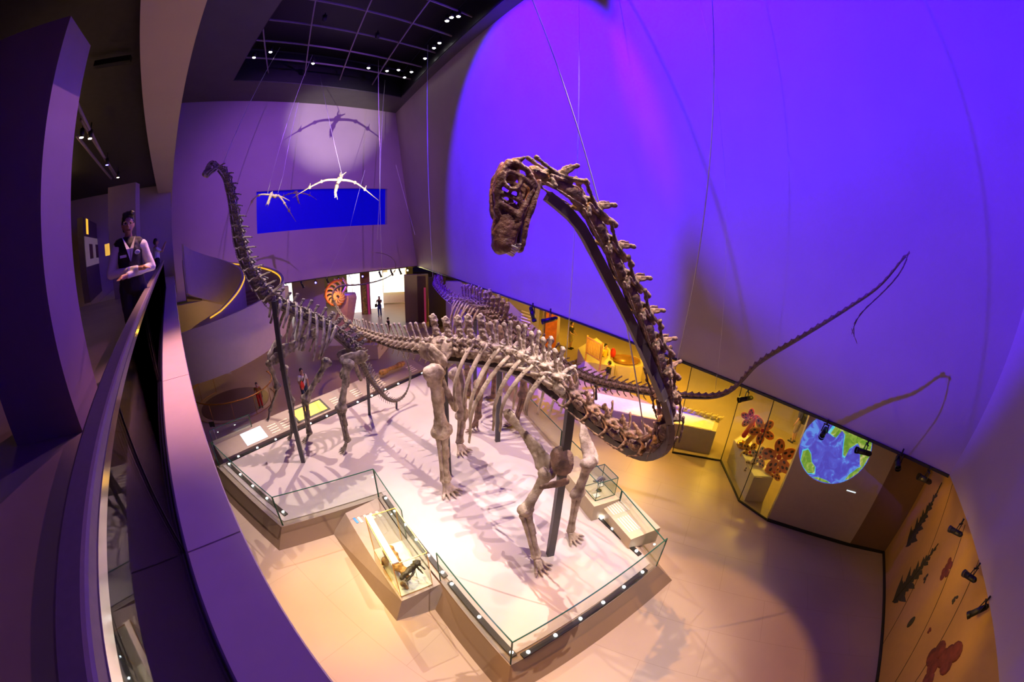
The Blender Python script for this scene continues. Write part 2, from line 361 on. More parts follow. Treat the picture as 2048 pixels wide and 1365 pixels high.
# gallery walls behind the long wall
mb = MB(); p = B0+WN*13-WD*3; q = C0+WN*13+WD*12; mb.bar((p.x, p.y, 1.8), (q.x, q.y, 1.8), .3, 3.6); struct('wall_gallery', mb, M['gwall'])
mb = MB(); p = ew(-9, 0)+EN*15; q = ew(WL, 0)+EN*15; mb.bar((p.x, p.y, 1.8), (q.x, q.y, 1.8), .3, 3.6); struct('wall_gallery_end', mb, M['gwall'])
# fern wall and globe panel
f0 = V((10.72, 3.90, 0)); f1 = f0+FU*12
mb = MB(); mb.hexa([f1, f0, f0+FN*.3, f1+FN*.3], [p+V((0, 0, 4.4)) for p in (f1, f0, f0+FN*.3, f1+FN*.3)]); struct('wall_fern', mb, mat('fern_wall_paint', (.50, .29, .07), .6, var=.05))
g0 = V((7.44, 6.53, 0)); g1 = V((9.65, 4.70, 0)); gd = (g1-g0).normalized(); gn = V((gd.y, -gd.x, 0))
if gn.dot(g0) > 0: gn = -gn                       # towards the hall
mb = MB(); mb.hexa([g0, g1, g1-gn*.3, g0-gn*.3], [p+V((0, 0, 3.6)) for p in (g0, g1, g1-gn*.3, g0-gn*.3)]); struct('wall_globe', mb, mat('globe_panel_paint', (.42, .34, .24), .6, var=.04))
mb = MB(); mb.hexa([g1, f0, f0+V((.3, .3, 0)), g1+V((.3, .3, 0))], [p+V((0, 0, 3.6)) for p in (g1, f0, f0+V((.3, .3, 0)), g1+V((.3, .3, 0)))]); struct('wall_brown', mb, mat('brown_wall_paint', (.16, .09, .055), .6, var=.05))
mb = MB()
for a, b in ((g0+gn*.02, g1+gn*.02), (g1+gn*.02, f0-FN*.02), (f0-FN*.02, f1-FN*.02)): mb.bar(a+V((0, 0, .05)), b+V((0, 0, .05)), .03, .1)
struct('baseboard_right', mb, M['black'])
# dark edge trim under the long wall
mb = MB(); mb.bar(B0+V((0, 0, -.03)), C0+V((0, 0, -.03)), .08, .07); mb.bar(C0+V((0, 0, -.03)), ew(16, 3.53), .08, .07); struct('trim_2', mb, M['black'])
# ceiling lighting grid
g = thing('ceiling_lighting_grid', (-4, 18, 17.0), 'square grid of metal bars hung under the black hall ceiling', 'lighting grid')
mb = MB()
o0 = V(h[0]); 
for k in range(0, 13):
    p = ew(3+k*0, 17.0)*0 + V((h[1].x, h[1].y, 17.0)) - WN*(k*2.3); mb.bar(p+WD*2, p-WD*30, .06, .08)
put('long_bars', mb, M['track'], g, smooth=False)
mb = MB()
for k in range(0, 14):
    p = V((h[1].x, h[1].y, 17.02)) - WD*(k*2.3) - EN*0; mb.bar(p, p+ED*30, .06, .08)
put('cross_bars', mb, M['track'], g, smooth=False)
# ------------------------------------------------------------------ bones
def proto(mb, vox=.035, amp=.035, ns=5): return mb, vox, amp, ns
def cervical(wide=.13):
    m = MB(); m.chain([(-.46, 0, 0), (-.2, 0, 0), (.2, 0, 0), (.46, 0, 0)], [.20, .14, .14, .18]); m.ell((.5, 0, 0), (.1, .16, .16))
    m.ell((-.02, 0, .17), (.36, .10, .12))
    def side(s):
        m.chain([(.05, s*.12, .2), (.35, s*.17, .24), (.62, s*.2, .3)], [.07, .045, .06])
        m.chain([(-.05, s*.1, .22), (-.35, s*.14, .3), (-.6, s*.16, .36)], [.06, .045, .07])
        m.chain([(-.05, s*.06, .25), (-.12, s*.11, .42), (-.26, s*.14, .62)], [.09, .07, .06], flat=.5)
        m.chain([(.15, s*.1, .05), (.18, s*.25, -.02), (.12, s*.34, -.12)], [.07, .06, .05])
        m.cap((.12, s*.1, -.06), (.2, s*.3, -.16), .05, .04)
        m.chain([(.28, s*.33, -.15), (-.1, s*.33, -.2), (-.75, s*.27, -.24)], [.03, .035, .016])
        m.cap((-.3, s*.1, .2), (.2, s*.2, .08), .03, .04)
    m.mirror(side); return m
def dorsal(h=1.5, rib=True, split=True):
    m = MB(); m.chain([(-.42, 0, 0), (0, 0, 0), (.4, 0, 0)], [.46, .34, .44]); m.ell((0, 0, .55), (.34, .26, .38))
    def side(s):
        m.chain([(0, s*.15, .7), (0, s*.6, .95), (-.05, s*1.05, 1.0)], [.16, .12, .15], flat=.6)
        m.cap((0, s*.3, .35), (0, s*.85, .9), .07, .06)
        m.cap((.1, s*.15, .75), (.5, s*.25, .85), .11, .1); m.cap((-.1, s*.15, .8), (-.5, s*.2, 1.0), .1, .1)
        if split: m.chain([(-.05, s*.1, .9), (-.1, s*.17, .9+h*.5), (-.16, s*.24, .9+h)], [.13, .11, .15], flat=.7)
    m.mirror(side)
    if not split:
        m.chain([(-.02, 0, .9), (-.1, 0, .9+h*.5), (-.16, 0, .9+h)], [.22, .19, .22], flat=1.5, up=(0, 1, 0))
        m.ell((-.16, 0, .9+h), (.32, .24, .15))
        m.cap((.15, 0, .9), (0, 0, .9+h*.8), .08, .05)
    return m
def caudal(kind):
    m = MB()
    m.chain([(-.44, 0, 0), (0, 0, 0), (.42, 0, 0)], [.46, .33, .46])
    if kind == 'big':
        m.ell((0, 0, .5), (.3, .2, .3)); m.chain([(0, 0, .6), (-.25, 0, 1.2), (-.55, 0, 1.95)], [.17, .13, .19], flat=.55, up=(1, 0, 0))
        m.ell((-.57, 0, 1.98), (.2, .17, .16))
        m.mirror(lambda s: (m.chain([(0, s*.3, .25), (-.1, s*.75, .2), (-.3, s*1.1, .05)], [.2, .13, .08], flat=.6), m.cap((.1, s*.12, .55), (.6, s*.18, .75), .09, .09), m.cap((-.1, s*.1, .7), (-.5, s*.1, .85), .08, .08)))
    elif kind == 'mid':
        m.chain([(-.05, 0, .4), (-.5, 0, .8), (-1.0, 0, 1.15)], [.16, .13, .12], flat=.5, up=(1, 0, 0))
        m.mirror(lambda s: (m.cap((.1, s*.12, .42), (.65, s*.16, .6), .09, .07), m.cap((0, s*.3, .1), (-.1, s*.55, .05), .12, .08)))
    else:
        m = MB(); m.chain([(-.46, 0, 0), (0, 0, 0), (.46, 0, 0)], [.42, .22, .40]); m.cap((-.3, 0, .25), (-.6, 0, .5), .12, .08)
    return m
def chevron():
    m = MB(); m.mirror(lambda s: m.chain([(.05, s*.3, -.5), (0, s*.16, -.8), (-.05, 0, -1.0)], [.10, .08, .1]))
    m.chain([(-.05, 0, -1.0), (-.2, 0, -1.4), (-.55, 0, -1.75)], [.11, .10, .09], flat=.6, up=(1, 0, 0)); return m
SH = {}
def shape(key, mb, m, vox, amp, ns=5):
    base = key.split(':')[0]
    if base not in SH: SH[base] = data(mb(), m, True, vox, amp, ns, base)
    k = base+m.name
    if k not in SH:
        d = SH[base].copy(); d.materials.clear(); d.materials.append(m); SH[k] = d
    return SH[k]
def vmesh(kind, m):
    return {'cerv': lambda: shape('cervical_vertebra', cervical, m, .022, .022, 7),
            'dors': lambda: shape('dorsal_vertebra', lambda: dorsal(1.3), m, .05, .06, 4),
            'sacr': lambda: shape('sacral_vertebra', lambda: dorsal(1.4, split=False), m, .05, .13, 4),
            'cbig': lambda: shape('caudal_vertebra', lambda: caudal('big'), m, .05, .05, 4),
            'cmid': lambda: shape('caudal_vertebra_low', lambda: caudal('mid'), m, .05, .05, 4),
            'crod': lambda: shape('caudal_rod', lambda: caudal('rod'), m, .06, .03, 4),
            'chev': lambda: shape('chevron', chevron, m, .05, .03, 4)}[kind]()
def frame(t, up):
    t = t.normalized(); z = (up - t*up.dot(t)).normalized(); y = z.cross(t)
    return t, y, z
def mtx(p, t, up, sx, sy, sz):
    x, y, z = frame(V(t), V(up)); m = Matrix((x*sx, y*sy, z*sz)).transposed().to_4x4(); m.translation = p; return m
def bone(name, pts, rs, m, parent, vox=.022, amp=.012, flat=1, up=None, extra=None, ns=7):
    b = MB(); b.chain([V(p) for p in pts], rs, flat=flat, up=up)
    if extra: extra(b)
    return put(name, b, m, parent, vox=vox, amp=amp, nscale=ns)
def longbone(name, a, b, r, m, parent, flare=1.6, side=None):
    a = V(a); b = V(b); t = (b-a); s = V(side) if side else V((.7, .7, 0)); s = (s-t*s.dot(t)/t.length_squared).normalized(); k = s.cross(t.normalized())
    def ex(q):
        for e, d in ((a, 1), (b, -1)):
            for g in (-1, 1): q.cap(e+s*g*r*.55+t*.03*d, e+t*.16*d+s*g*r*.15, r*flare*.62, r*.6)
        q.cap(a+t*.3+s*r*.8, a+t*.5+s*r*.9, r*.25, r*.2)
    return bone(name, [a+t*.02, a+t*.25, a+t*.5, a+t*.75, b-t*.02], [r*1.1, r*.82, r*.72, r*.8, r*1.15], m, parent, extra=ex, amp=r*.10, vox=max(.014, r*.17), ns=5)
def foot(name, ank, gz, head, size, m, parent, toes=5, spread=.9):
    b = MB(); gz += .02; ank = V(ank); head = V(head).normalized(); lat = V((0, 0, 1)).cross(head)
    for i in range(toes):
        a = (i-(toes-1)/2)/(toes/2)*spread; d = head*math.cos(a)+lat*math.sin(a)
        p0 = ank + d*size*.12 + lat*math.sin(a)*size*.06; p1 = V((ank.x, ank.y, 0))+d*size*.48; p1.z = gz+(ank.z-gz)*.35
        p2 = V((ank.x, ank.y, 0))+d*size*.72; p2.z = gz+size*.12; p3 = V((ank.x, ank.y, 0))+d*size*(1.02-.1*abs(a)); p3.z = gz+size*.04
        r = size*.085
        b.cap(p0, p1, r*1.15, r); b.cap(p0, p0.lerp(p1, .15), r*1.35, r*1.2); b.cap(p1.lerp(p2, .12), p2, r*1.1, r*.85); b.cap(p2.lerp(p3, .1), p3, r*(.9 if i else 1.2), r*.2)
    b.ell(ank+V((0, 0, size*.02)), (size*.2, size*.2, size*.10))
    b.ell(ank+head*size*.1, (size*.17, size*.2, size*.10))
    return put(name, b, m, parent, vox=size*.028, amp=size*.012, nscale=12)
def skull(p, x, up, L, m, parent, vox=.016, zs=1.12):
    M4 = mtx(p, x, up, L, L, L*zs)
    b = MB()
    b.ell((.10, 0, .10), (.13, .12, .12)); b.ell((-.02, 0, .02), (.05, .05, .05)); b.ell((.2, 0, .24), (.2, .13, .05))
    def side(s):
        n = 10
        for i in range(n):
            f = lambda k: (.23+.10*math.cos(2*PI*k/n), s*(.165+.02*math.cos(2*PI*k/n)), .10+.11*math.sin(2*PI*k/n))
            b.cap(f(i), f(i+1), .028, .028)
        b.chain([(.04, s*.13, .2), (.2, s*.14, .25), (.38, s*.11, .24), (.6, s*.09, .17)], [.05, .05, .05, .05])
        b.chain([(.02, s*.14, .12), (.06, s*.17, -.05), (.2, s*.15, -.2)], [.04, .035, .04])
        b.chain([(.15, s*.17, -.0), (.22, s*.17, -.12), (.24, s*.15, -.2)], [.03, .03, .035])
        b.chain([(.22, s*.15, -.2), (.42, s*.16, -.14), (.62, s*.14, -.08)], [.035, .035, .05])
        b.chain([(.38, s*.12, .22), (.40, s*.155, .05), (.44, s*.155, -.12)], [.035, .025, .03])
        b.chain([(.5, s*.13, .16), (.54, s*.14, .02), (.6, s*.14, -.08)], [.035, .03, .05])
        b.chain([(.3, s*.165, .01), (.40, s*.155, -.05), (.5, s*.15, -.12)], [.03, .025, .03])
        b.ell((.72, s*.10, .0), (.28, .055, .135), seg=16); b.ell((.88, s*.085, -.01), (.13, .07, .115)); b.chain([(.45, s*.15, -.11), (.7, s*.135, -.11), (.95, s*.07, -.09)], [.035, .04, .035])
        b.cap((.0, s*.12, .14), (-.06, s*.17, .02), .03, .025)
    b.mirror(side); b.ell((.80, 0, .02), (.24, .150, .135)); b.ell((.90, 0, .0), (.12, .13, .115)); b.ell((.66, 0, .13), (.26, .11, .05))
    b.v = [M4 @ v for v in b.v]; sk = put('skull', b, m, parent, vox=vox*L/.7, amp=.010*L, nscale=14/L)
    j = MB()
    def js(s): j.chain([(.15, s*.13, -.25), (.4, s*.13, -.23), (.62, s*.12, -.205), (.86, s*.09, -.235)], [.035, .05, .04, .035], flat=1.4); j.ell((.2, s*.13, -.24), (.08, .03, .05))
    j.mirror(js); j.ell((.89, 0, -.24), (.07, .11, .04)); j.v = [M4 @ v for v in j.v]
    put('lower_jaw', j, m, sk, vox=vox*L/.7, amp=.008*L, nscale=14/L)
    for i in range(11):
        a = (i-5)/5*1.15; q = MB(); c = V((.86+.12*math.cos(a), .14*math.sin(a), -.06)); q.cap(c, c+V((.03*math.cos(a), 0, -.105)), .014, .008, seg=6)
        q.v = [M4 @ v for v in q.v]; put('tooth', q, M['tooth'], sk)
        q = MB(); c = V((.82+.12*math.cos(a), .11*math.sin(a), -.22)); q.cap(c, c+V((.02*math.cos(a), 0, .07)), .012, .006, seg=6)
        q.v = [M4 @ v for v in q.v]; put('tooth', q, M['tooth'], sk)
    return sk
def run(root, pts, ups, n, kindf, sizef, m, name, beam=None, beamoff=.5, chev=None, skip_last=True):
    P, L = spline(pts, n+1); U, _ = [None, None]
    U = []
    for i in range(n+1):
        f = i/n*(len(ups)-1); k = min(int(f), len(ups)-2); U.append(V(ups[k]).lerp(V(ups[k+1]), f-k).normalized())
    out = []
    for i in range(n):
        a, b = P[i], P[i+1]; c = (a+b)/2; t = (a-b) if False else (b-a); l = t.length
        f = (i+.5)/n; d = sizef(f); up = (U[i]+U[i+1]).normalized(); out.append((c, t.normalized(), up, l, d))
    return out
def vert(root, c, t, up, kind, l, d, m, name, jit=.06):
    up = Quaternion(t, random.uniform(-jit, jit)) @ up
    k = random.uniform(.9, 1.1)
    return inst(name, vmesh(kind, m), mtx(c, t, up, l, d, d*k), root)
def rib(root, c, t, up, s, d, L, m, bow=.55, back=.25, wdt=.035):
    x, y, z = frame(t, up); pts = []
    for i in range(9):
        f = i/8; pts.append(c + y*s*(d*.9+L*bow*.62*math.sin(min(1, f*1.15)*PI*.62)) + z*(d*.9-L*(f**1.1)) - x*(back*L*f) )
    rs = [wdt*(.9+.5*math.sin(PI*min(1, i/8+.2))) for i in range(9)]
    b = MB(); b.tube(pts, rs, 8, flat=.5, up=x); b.cap(c+y*s*d*.35+z*d*.25, pts[1], wdt*.8, wdt*.9, seg=8)
    return put('rib', b, m, root, amp=.008, nscale=6)
UPZ = (0, 0, 1)
def sauropod(root, m, mn, neck, nup, nn, dn, torso, nt, dt, tail, tup, ntl, dtl, ribL, beamr, chv=True, tailkinds=(.35, .7), ribn=None):
    N = run(root, neck, nup, nn, None, dn, m, '')
    for i, (c, t, u, l, d) in enumerate(N): vert(root, c, t, u, 'cerv', l*1.0, d, mn, 'neck_vertebra')
    T = run(root, torso, [UPZ, UPZ], nt, None, dt, m, '')
    for i, (c, t, u, l, d) in enumerate(T):
        kd = 'sacr' if i < nt*.42 else 'dors'
        vert(root, c, t, u, kd, l*1.02, d, m, 'sacral_vertebra' if i < nt*.3 else 'back_vertebra', .04)
        f = i/(nt-1)
        if i >= nt*.28:
            Lr = ribL*(.45+.75*math.sin(PI*min(1, max(0, (f-.22)/.8))))
            for s in (-1, 1): rib(root, c+V((random.uniform(-.03, .03),)*3), t, u, s, d, Lr*random.uniform(.85, 1.08), m, bow=random.uniform(.42, .55), back=random.uniform(.05, .3), wdt=.030+.012*ribL/1.5)
    A = run(root, tail, tup, ntl, None, dtl, m, '')
    for i, (c, t, u, l, d) in enumerate(A):
        f = i/ntl; kd = 'cbig' if f < tailkinds[0] else ('cmid' if f < tailkinds[1] else 'crod')
        vert(root, c, -t, u, kd, l*.98, d, m, 'tail_vertebra')
        if chv and f < tailkinds[1]: inst('chevron', vmesh('chev', m), mtx(c+t*l*.5, -t, u, d*.9, d*.8, d*.8), root)
    # steel armature under the bones
    bm = MB(); pts = [c-u*(d*.62 if i else d*.6) for i, (c, t, u, l, d) in enumerate(T)]
    bm.tube(pts, beamr, 4, up=(0, 0, 1)); put('spine_beam', bm, M['beam'], root, smooth=False)
    bm = MB(); pts = [c-u*(d*.20+beamr*.55) for (c, t, u, l, d) in N]; rr = [beamr*(1-.35*i/len(N)) for i in range(len(N))]
    P2, _ = spline(pts, len(pts)*3); 
    us = [N[min(len(N)-1, i//3)][2] for i in range(len(P2))]
    for i in range(len(P2)-1):
        r_ = beamr*(1-.45*i/len(P2)); bm.bar(P2[i], P2[i+1]+(P2[i+1]-P2[i])*.08, r_*1.0, r_*1.4, us[i])
    put('neck_beam', bm, M['beam'], root, smooth=False)
    bm = MB(); pts = [c-u*(d*.55) for (c, t, u, l, d) in A]; bm.tube(pts, [max(.008, beamr*.75*(1-i/len(A))) for i in range(len(A))], 6); put('tail_beam', bm, M['beam'], root)
    return N, T, A
def post(root, b, t, wd=.10):
    m = MB(); b = V(b); t = V(t); m.bar(b, t, wd, wd*1.25, (1, .3, 0)); return put('support_post', m, M['steel'], root, smooth=False)
PZ = .5
def A_(*l): return [at(*p) for p in l]
# ---- the large skeleton in front
P = thing('sauropod_skeleton', (-.4, 7.3, PZ), 'largest long-necked dinosaur skeleton in front, its brown skull held up against the blue wall', 'dinosaur skeleton', 'long-necked dinosaur skeletons')
neck = A_((1128, 783, 6.05), (1165, 812, 5.75), (1205, 845, 5.45), (1250, 878, 5.15), (1296, 898, 4.85), (1330, 872, 4.6), (1338, 815, 4.4), (1327, 755, 4.2), (1305, 690, 4.0), (1276, 620, 3.8), (1243, 555, 3.6), (1212, 490, 3.4), (1178, 425, 3.22), (1140, 378, 3.06), (1105, 350, 2.95), (1066, 345, 2.88))
nup = [(0, 0, 1), (0, 0, 1), (0, .1, 1), (-.2, .3, .9), (-.2, .7, .5), (.7, .6, .1), (.95, .3, .1), (.9, .25, .35), (.7, .2, .6), (.2, .1, 1)]
torso = A_((868, 700, 9.3), (915, 703, 8.8), (960, 708, 8.2), (1010, 718, 7.6), (1060, 738, 7.0), (1100, 762, 6.4), (1128, 783, 6.05))
tail = A_((868, 698, 9.3), (830, 692, 9.9), (790, 686, 10.8), (750, 674, 11.8), (715, 660, 13.2), (690, 640, 14.6), (672, 612, 15.8), (664, 590, 16.6), (678, 572, 17.4), (720, 569, 18), (762, 560, 18.2), (788, 545, 18.0), (790, 522, 17.6), (770, 508, 17.2), (745, 505, 17))
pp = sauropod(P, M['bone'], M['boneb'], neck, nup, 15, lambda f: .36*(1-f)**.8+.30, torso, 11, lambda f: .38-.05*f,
     tail, [UPZ, UPZ], 50, lambda f: .30*(1-f)**1.5+.018, 1.75, .10, tailkinds=(.34, .55))
boneB = M['bone']
skp = at(1040, 334, 2.86); skx = at(1003, 495, 2.76)-skp
skull(skp, skx, (-.95, -.25, .3), .66, M['skullbone'], P, vox=.0105, zs=.86)
# limbs
hd = V((.68, -.73, 0)); lat = V((.73, .68, 0))
def limb(root, names, pts, rs, gz, m, hd, size, fname, side=None):
    a, b, c = pts
    longbone(names[0], a, b, rs[0], m, root, side=side)
    t = (c-b); s = V(side or (.7, .7, 0)).normalized()
    longbone(names[1], b+t*.03+s*rs[1]*.6, c+s*rs[1]*.4, rs[1], m, root, 1.4, side=side)
    longbone(names[2], b+t*.04-s*rs[1]*1.0, c-s*rs[1]*.5, rs[1]*.62, m, root, 1.35, side=side)
    foot(fname, c+V((0, 0, -rs[1]*.6)), gz, hd, size, m, root)
HN = ('thigh_bone', 'shin_bone', 'calf_bone'); FN_ = ('upper_arm_bone', 'forearm_bone', 'forearm_bone')
f1_ = atz(893, 985, PZ); limb(P, HN, (at(868, 742, 8.35), at(884, 866, 8.2), at(890, 962, 8.05)), (.195, .11), PZ, boneB, hd, .50, 'hind_foot', (.8, .5, 0))
limb(P, HN, (at(912, 745, 9.6), at(925, 832, 9.9), at(918, 885, 9.95)), (.16, .095), PZ, boneB, hd, .46, 'hind_foot', (.8, .5, 0))
limb(P, FN_, (at(1095, 945, 5.85), at(1050, 1022, 5.62), at(1072, 1115, 5.45)), (.13, .085), PZ, boneB, hd, .40, 'fore_foot', (.8, .5, 0))
limb(P, FN_, (at(1178, 925, 6.3), at(1155, 988, 6.4), at(1140, 1062, 6.45)), (.13, .08), PZ, boneB, hd, .38, 'fore_foot', (.8, .5, 0))
def plate(name, pts, rs, m, root, flat, up, extra=None, vox=.024): return bone(name, pts, rs, m, root, vox=vox, amp=.02, flat=flat, up=up, extra=extra, ns=5)
plate('shoulder_blade', A_((1016, 828, 6.7), (1045, 865, 6.45), (1072, 898, 6.2), (1086, 925, 6.0)), [.13, .09, .17, .23], boneB, P, .25, (.2, .2, 1))
plate('coracoid_plate', A_((1122, 915, 5.75), (1126, 932, 5.7)), [.22, .21], M['boneb'], P, .35, (1, 0, 0))
plate('shoulder_blade', A_((1150, 812, 6.9), (1165, 850, 6.8), (1172, 885, 6.6), (1182, 915, 6.4)), [.08, .08, .15, .2], boneB, P, .3, (1, .5, 0))
plate('breast_bone', A_((1085, 975, 5.5), (1130, 965, 5.6)), [.07, .10], M['boneb'], P, .4, (0, 0, 1))
# pelvis: ilium plates, pubis and ischium
hipc = at(890, 705, 9.0)
for s in (-1, 1):
    y = lat*s*.36
    plate('hip_bone', [hipc+y-hd*.45+V((0, 0, .0)), hipc+y+V((0, 0, .05)), hipc+y+hd*.45-V((0, 0, .02))], [.26, .24, .20], boneB, P, .3, (0, 0, 1))
    plate('pubic_bone', [hipc+y*.9+hd*.1-V((0, 0, .25)), hipc+y*.7+hd*.4-V((0, 0, .8)), hipc+y*.4+hd*.6-V((0, 0, 1.25))], [.12, .08, .12], boneB, P, .6, (0, 0, 1))
    plate('ischium_bone', [hipc+y*.9-hd*.1-V((0, 0, .25)), hipc+y*.5-hd*.5-V((0, 0, .75)), hipc+y*.2-hd*.75-V((0, 0, 1.1))], [.11, .07, .11], boneB, P, .6, (0, 0, 1))
dc = at(880, 699, 8.75); dn = (EYE-dc).normalized(); dn = (dn*.8-hd*.5).normalized(); xx = dn.cross(V((0, 0, 1))).normalized(); db = MB(); db.ell(dc, (.34, .31, .09), Matrix((xx, xx.cross(dn), dn)).transposed(), 20, 10); db.tube([dc+(xx*math.cos(R(a))*.33+xx.cross(dn)*math.sin(R(a))*.30) for a in range(0, 361, 24)], .045, 6)
put('hip_disc', db, boneB, P, vox=.02, amp=.015, nscale=9)
post(P, atz(897, 950, PZ), at(888, 735, 8.78), .13); post(P, atz(1100, 1110, PZ), at(1143, 800, 5.84), .12)
# ---- the small skeleton on the left
T = thing('sauropod_skeleton', (-6.0, 9.2, PZ), 'smallest long-necked dinosaur skeleton, dark grey, standing left with its head raised by the end wall', 'dinosaur skeleton', 'long-necked dinosaur skeletons')
neck = A_((545, 600, 10.6), (528, 585, 10.6), (510, 558, 10.65), (495, 530, 10.7), (484, 500, 10.75), (476, 465, 10.8), (470, 430, 10.85), (464, 395, 10.9), (455, 360, 10.95), (444, 337, 11), (430, 330, 11))
nup = [(.3, 0, 1), (.6, .2, .8), (1, .3, .4), (1, .3, .2), (1, .3, .2), (1, .2, .5), (.2, .1, 1)]
torso = A_((712, 706, 11.4), (690, 683, 11.3), (655, 655, 11.2), (615, 634, 11.0), (580, 618, 10.8), (545, 600, 10.6))
tail = A_((712, 706, 11.4), (728, 735, 11.6), (745, 765, 12.0), (768, 793, 12.4), (790, 802, 12.8), (808, 792, 13.1), (818, 770, 13.4), (820, 745, 13.6), (813, 718, 13.8), (800, 698, 14.0), (780, 682, 14.2), (766, 668, 14.3))
sauropod(T, M['boned'], M['boned'], neck, nup, 14, lambda f: .48*(1-f)+.27, torso, 13, lambda f: .22-.04*f,
     tail, [UPZ, UPZ, (0, 0, 1), (.3, 0, 1), (.9, .2, .2), (.5, 0, .8)], 52, lambda f: .17*(1-f)**1.2+.022, 1.05, .06, tailkinds=(.4, .7))
skp = at(431, 328, 11); skx = at(405, 352, 10.9)-skp
skull(skp, skx, (-.6, 0, 1), .46, M['boned'], T, vox=.02)
h2 = V((-.83, -.55, 0)); l2 = V((-.55, .83, 0))
DB = M['boned']
limb(T, HN, (at(697, 725, 10.9), at(682, 820, 10.6), at(694, 882, 10.5)), (.135, .08), PZ, DB, h2, .34, 'hind_foot', (.8, .4, 0))
limb(T, HN, (at(655, 722, 11.5), at(610, 800, 11.6), at(618, 868, 11.55)), (.12, .075), PZ, DB, h2, .32, 'hind_foot', (.8, .4, 0))
limb(T, FN_, (at(568, 735, 11.4), at(582, 803, 11.8), at(585, 862, 11.95)), (.10, .07), PZ, DB, h2, .28, 'fore_foot', (.8, .4, 0))
a, b, c = at(538, 725, 11.0), at(556, 775, 11.2), at(540, 822, 11.3)
longbone('upper_arm_bone', a, b, .085, DB, T); longbone('forearm_bone', b, c, .05, DB, T); foot('raised_fore_foot', c-V((0, 0, .03)), c.z-.32, h2, .22, DB, T)
plate('shoulder_blade', A_((630, 665, 10.7), (600, 685, 10.6), (580, 695, 10.6), (560, 705, 10.6)), [.14, .09, .15, .22], DB, T, .25, (0, 0, 1))
plate('coracoid_plate', A_((556, 715, 10.5), (548, 722, 10.5)), [.17, .15], DB, T, .3, (0, 0, 1))
plate('shoulder_blade', A_((560, 675, 11.6), (548, 695, 11.5), (540, 712, 11.3)), [.10, .12, .15], DB, T, .3, (0, 0, 1))
hc2 = at(703, 712, 11.2)
for s in (-1, 1):
    y = l2*s*.24
    plate('hip_bone', [hc2+y-h2*.25, hc2+y+h2*.25], [.22, .18], DB, T, .25, (0, 0, 1))
    plate('pubic_bone', [hc2+y*.9+h2*.1-V((0, 0, .15)), hc2+y*.5+h2*.35-V((0, 0, .6))], [.09, .10], DB, T, .6, (0, 0, 1))
    plate('ischium_bone', [hc2+y*.9-h2*.05-V((0, 0, .2)), hc2+y*.3-h2*.2-V((0, 0, .75))], [.08, .09], DB, T, .6, (0, 0, 1))
post(T, atz(607, 925, PZ), at(548, 603, 10.46), .10); post(T, atz(739, 830, PZ), at(735, 735, 11.9), .08); post(T, at(793, 818, 13.0), at(793, 803, 12.95), .06)
# ---- the skeleton behind
S = thing('sauropod_skeleton', (-.6, 11.3, PZ), 'brown long-necked dinosaur skeleton behind the largest, its tail rising right to a thin whip', 'dinosaur skeleton', 'long-necked dinosaur skeletons')
BB = M['boneb']
tail = A_((1010, 665, 10.6), (1050, 685, 10.2), (1080, 703, 9.9), (1125, 728, 9.5), (1170, 752, 9.2), (1210, 765, 9.0), (1250, 773, 8.9), (1300, 782, 8.8), (1345, 787, 8.75), (1390, 790, 8.7), (1430, 790, 8.65), (1462, 779, 8.6), (1485, 758, 8.55), (1520, 722, 8.4), (1600, 674, 8.1), (1700, 612, 7.8), (1760, 570, 7.6), (1815, 506, 7.4), (1800, 545, 7.25), (1765, 585, 7.2), (1728, 620, 7.15), (1710, 645, 7.1), (1705, 665, 7.1), (1712, 682, 7.1))
neck = A_((925, 612, 13.6), (905, 600, 14.6), (893, 590, 15.6), (883, 580, 16.6), (876, 572, 17.6), (872, 566, 18.6), (874, 560, 19.4), (880, 556, 20))
torso = A_((1010, 665, 10.6), (995, 650, 11.0), (975, 635, 11.6), (955, 624, 12.4), (935, 616, 13.2), (925, 612, 13.6))
sauropod(S, BB, BB, neck, [UPZ, UPZ], 15, lambda f: .5, torso, 13, lambda f: .34, tail, [UPZ]*7+[(-.5, 0, .8), (-.5, 0, .8), (.3, 0, .8)], 78, lambda f: (.25*max(0, 1-f*1.05)**1.1+.016), 1.6, .085, tailkinds=(.14, .36))
skp = at(880, 556, 20.2); skull(skp, V((.1, .3, -.9)), (0, 1, .2), .65, BB, S, vox=.03)
h3 = V((-.75, .65, 0)); l3 = V((.65, .75, 0))
limb(S, HN, (at(985, 690, 10.9), at(960, 770, 10.8), at(955, 835, 10.9)), (.15, .09), PZ, BB, h3, .45, 'hind_foot', (.8, .4, 0))
limb(S, HN, (at(1045, 715, 11.3), at(1048, 790, 11.3), at(1030, 845, 11.3)), (.15, .09), PZ, BB, h3, .45, 'hind_foot', (.8, .4, 0))
limb(S, FN_, (at(1000, 700, 13.0), at(990, 750, 13.2), at(985, 795, 13.4)), (.12, .08), PZ, BB, h3, .38, 'fore_foot', (.8, .4, 0))
limb(S, FN_, (at(930, 690, 13.0), at(935, 745, 13.2), at(938, 790, 13.6)), (.12, .08), PZ, BB, h3, .38, 'fore_foot', (.8, .4, 0))
hc3 = at(1003, 660, 10.8)
for s in (-1, 1):
    y = l3*s*.36; plate('hip_bone', [hc3+y-h3*.4, hc3+y+h3*.4], [.28, .24], BB, S, .25, (0, 0, 1))
    plate('pubic_bone', [hc3+y*.9+h3*.1-V((0, 0, .25)), hc3+y*.4+h3*.6-V((0, 0, 1.25))], [.12, .12], BB, S, .6, (0, 0, 1))
post(S, atz(995, 883, PZ), at(1000, 690, 10.54), .12); post(S, at(1192, 800, 9.2), at(1190, 765, 9.15), .05)
post(S, atz(950, 800, PZ), at(950, 640, 12.6), .10)
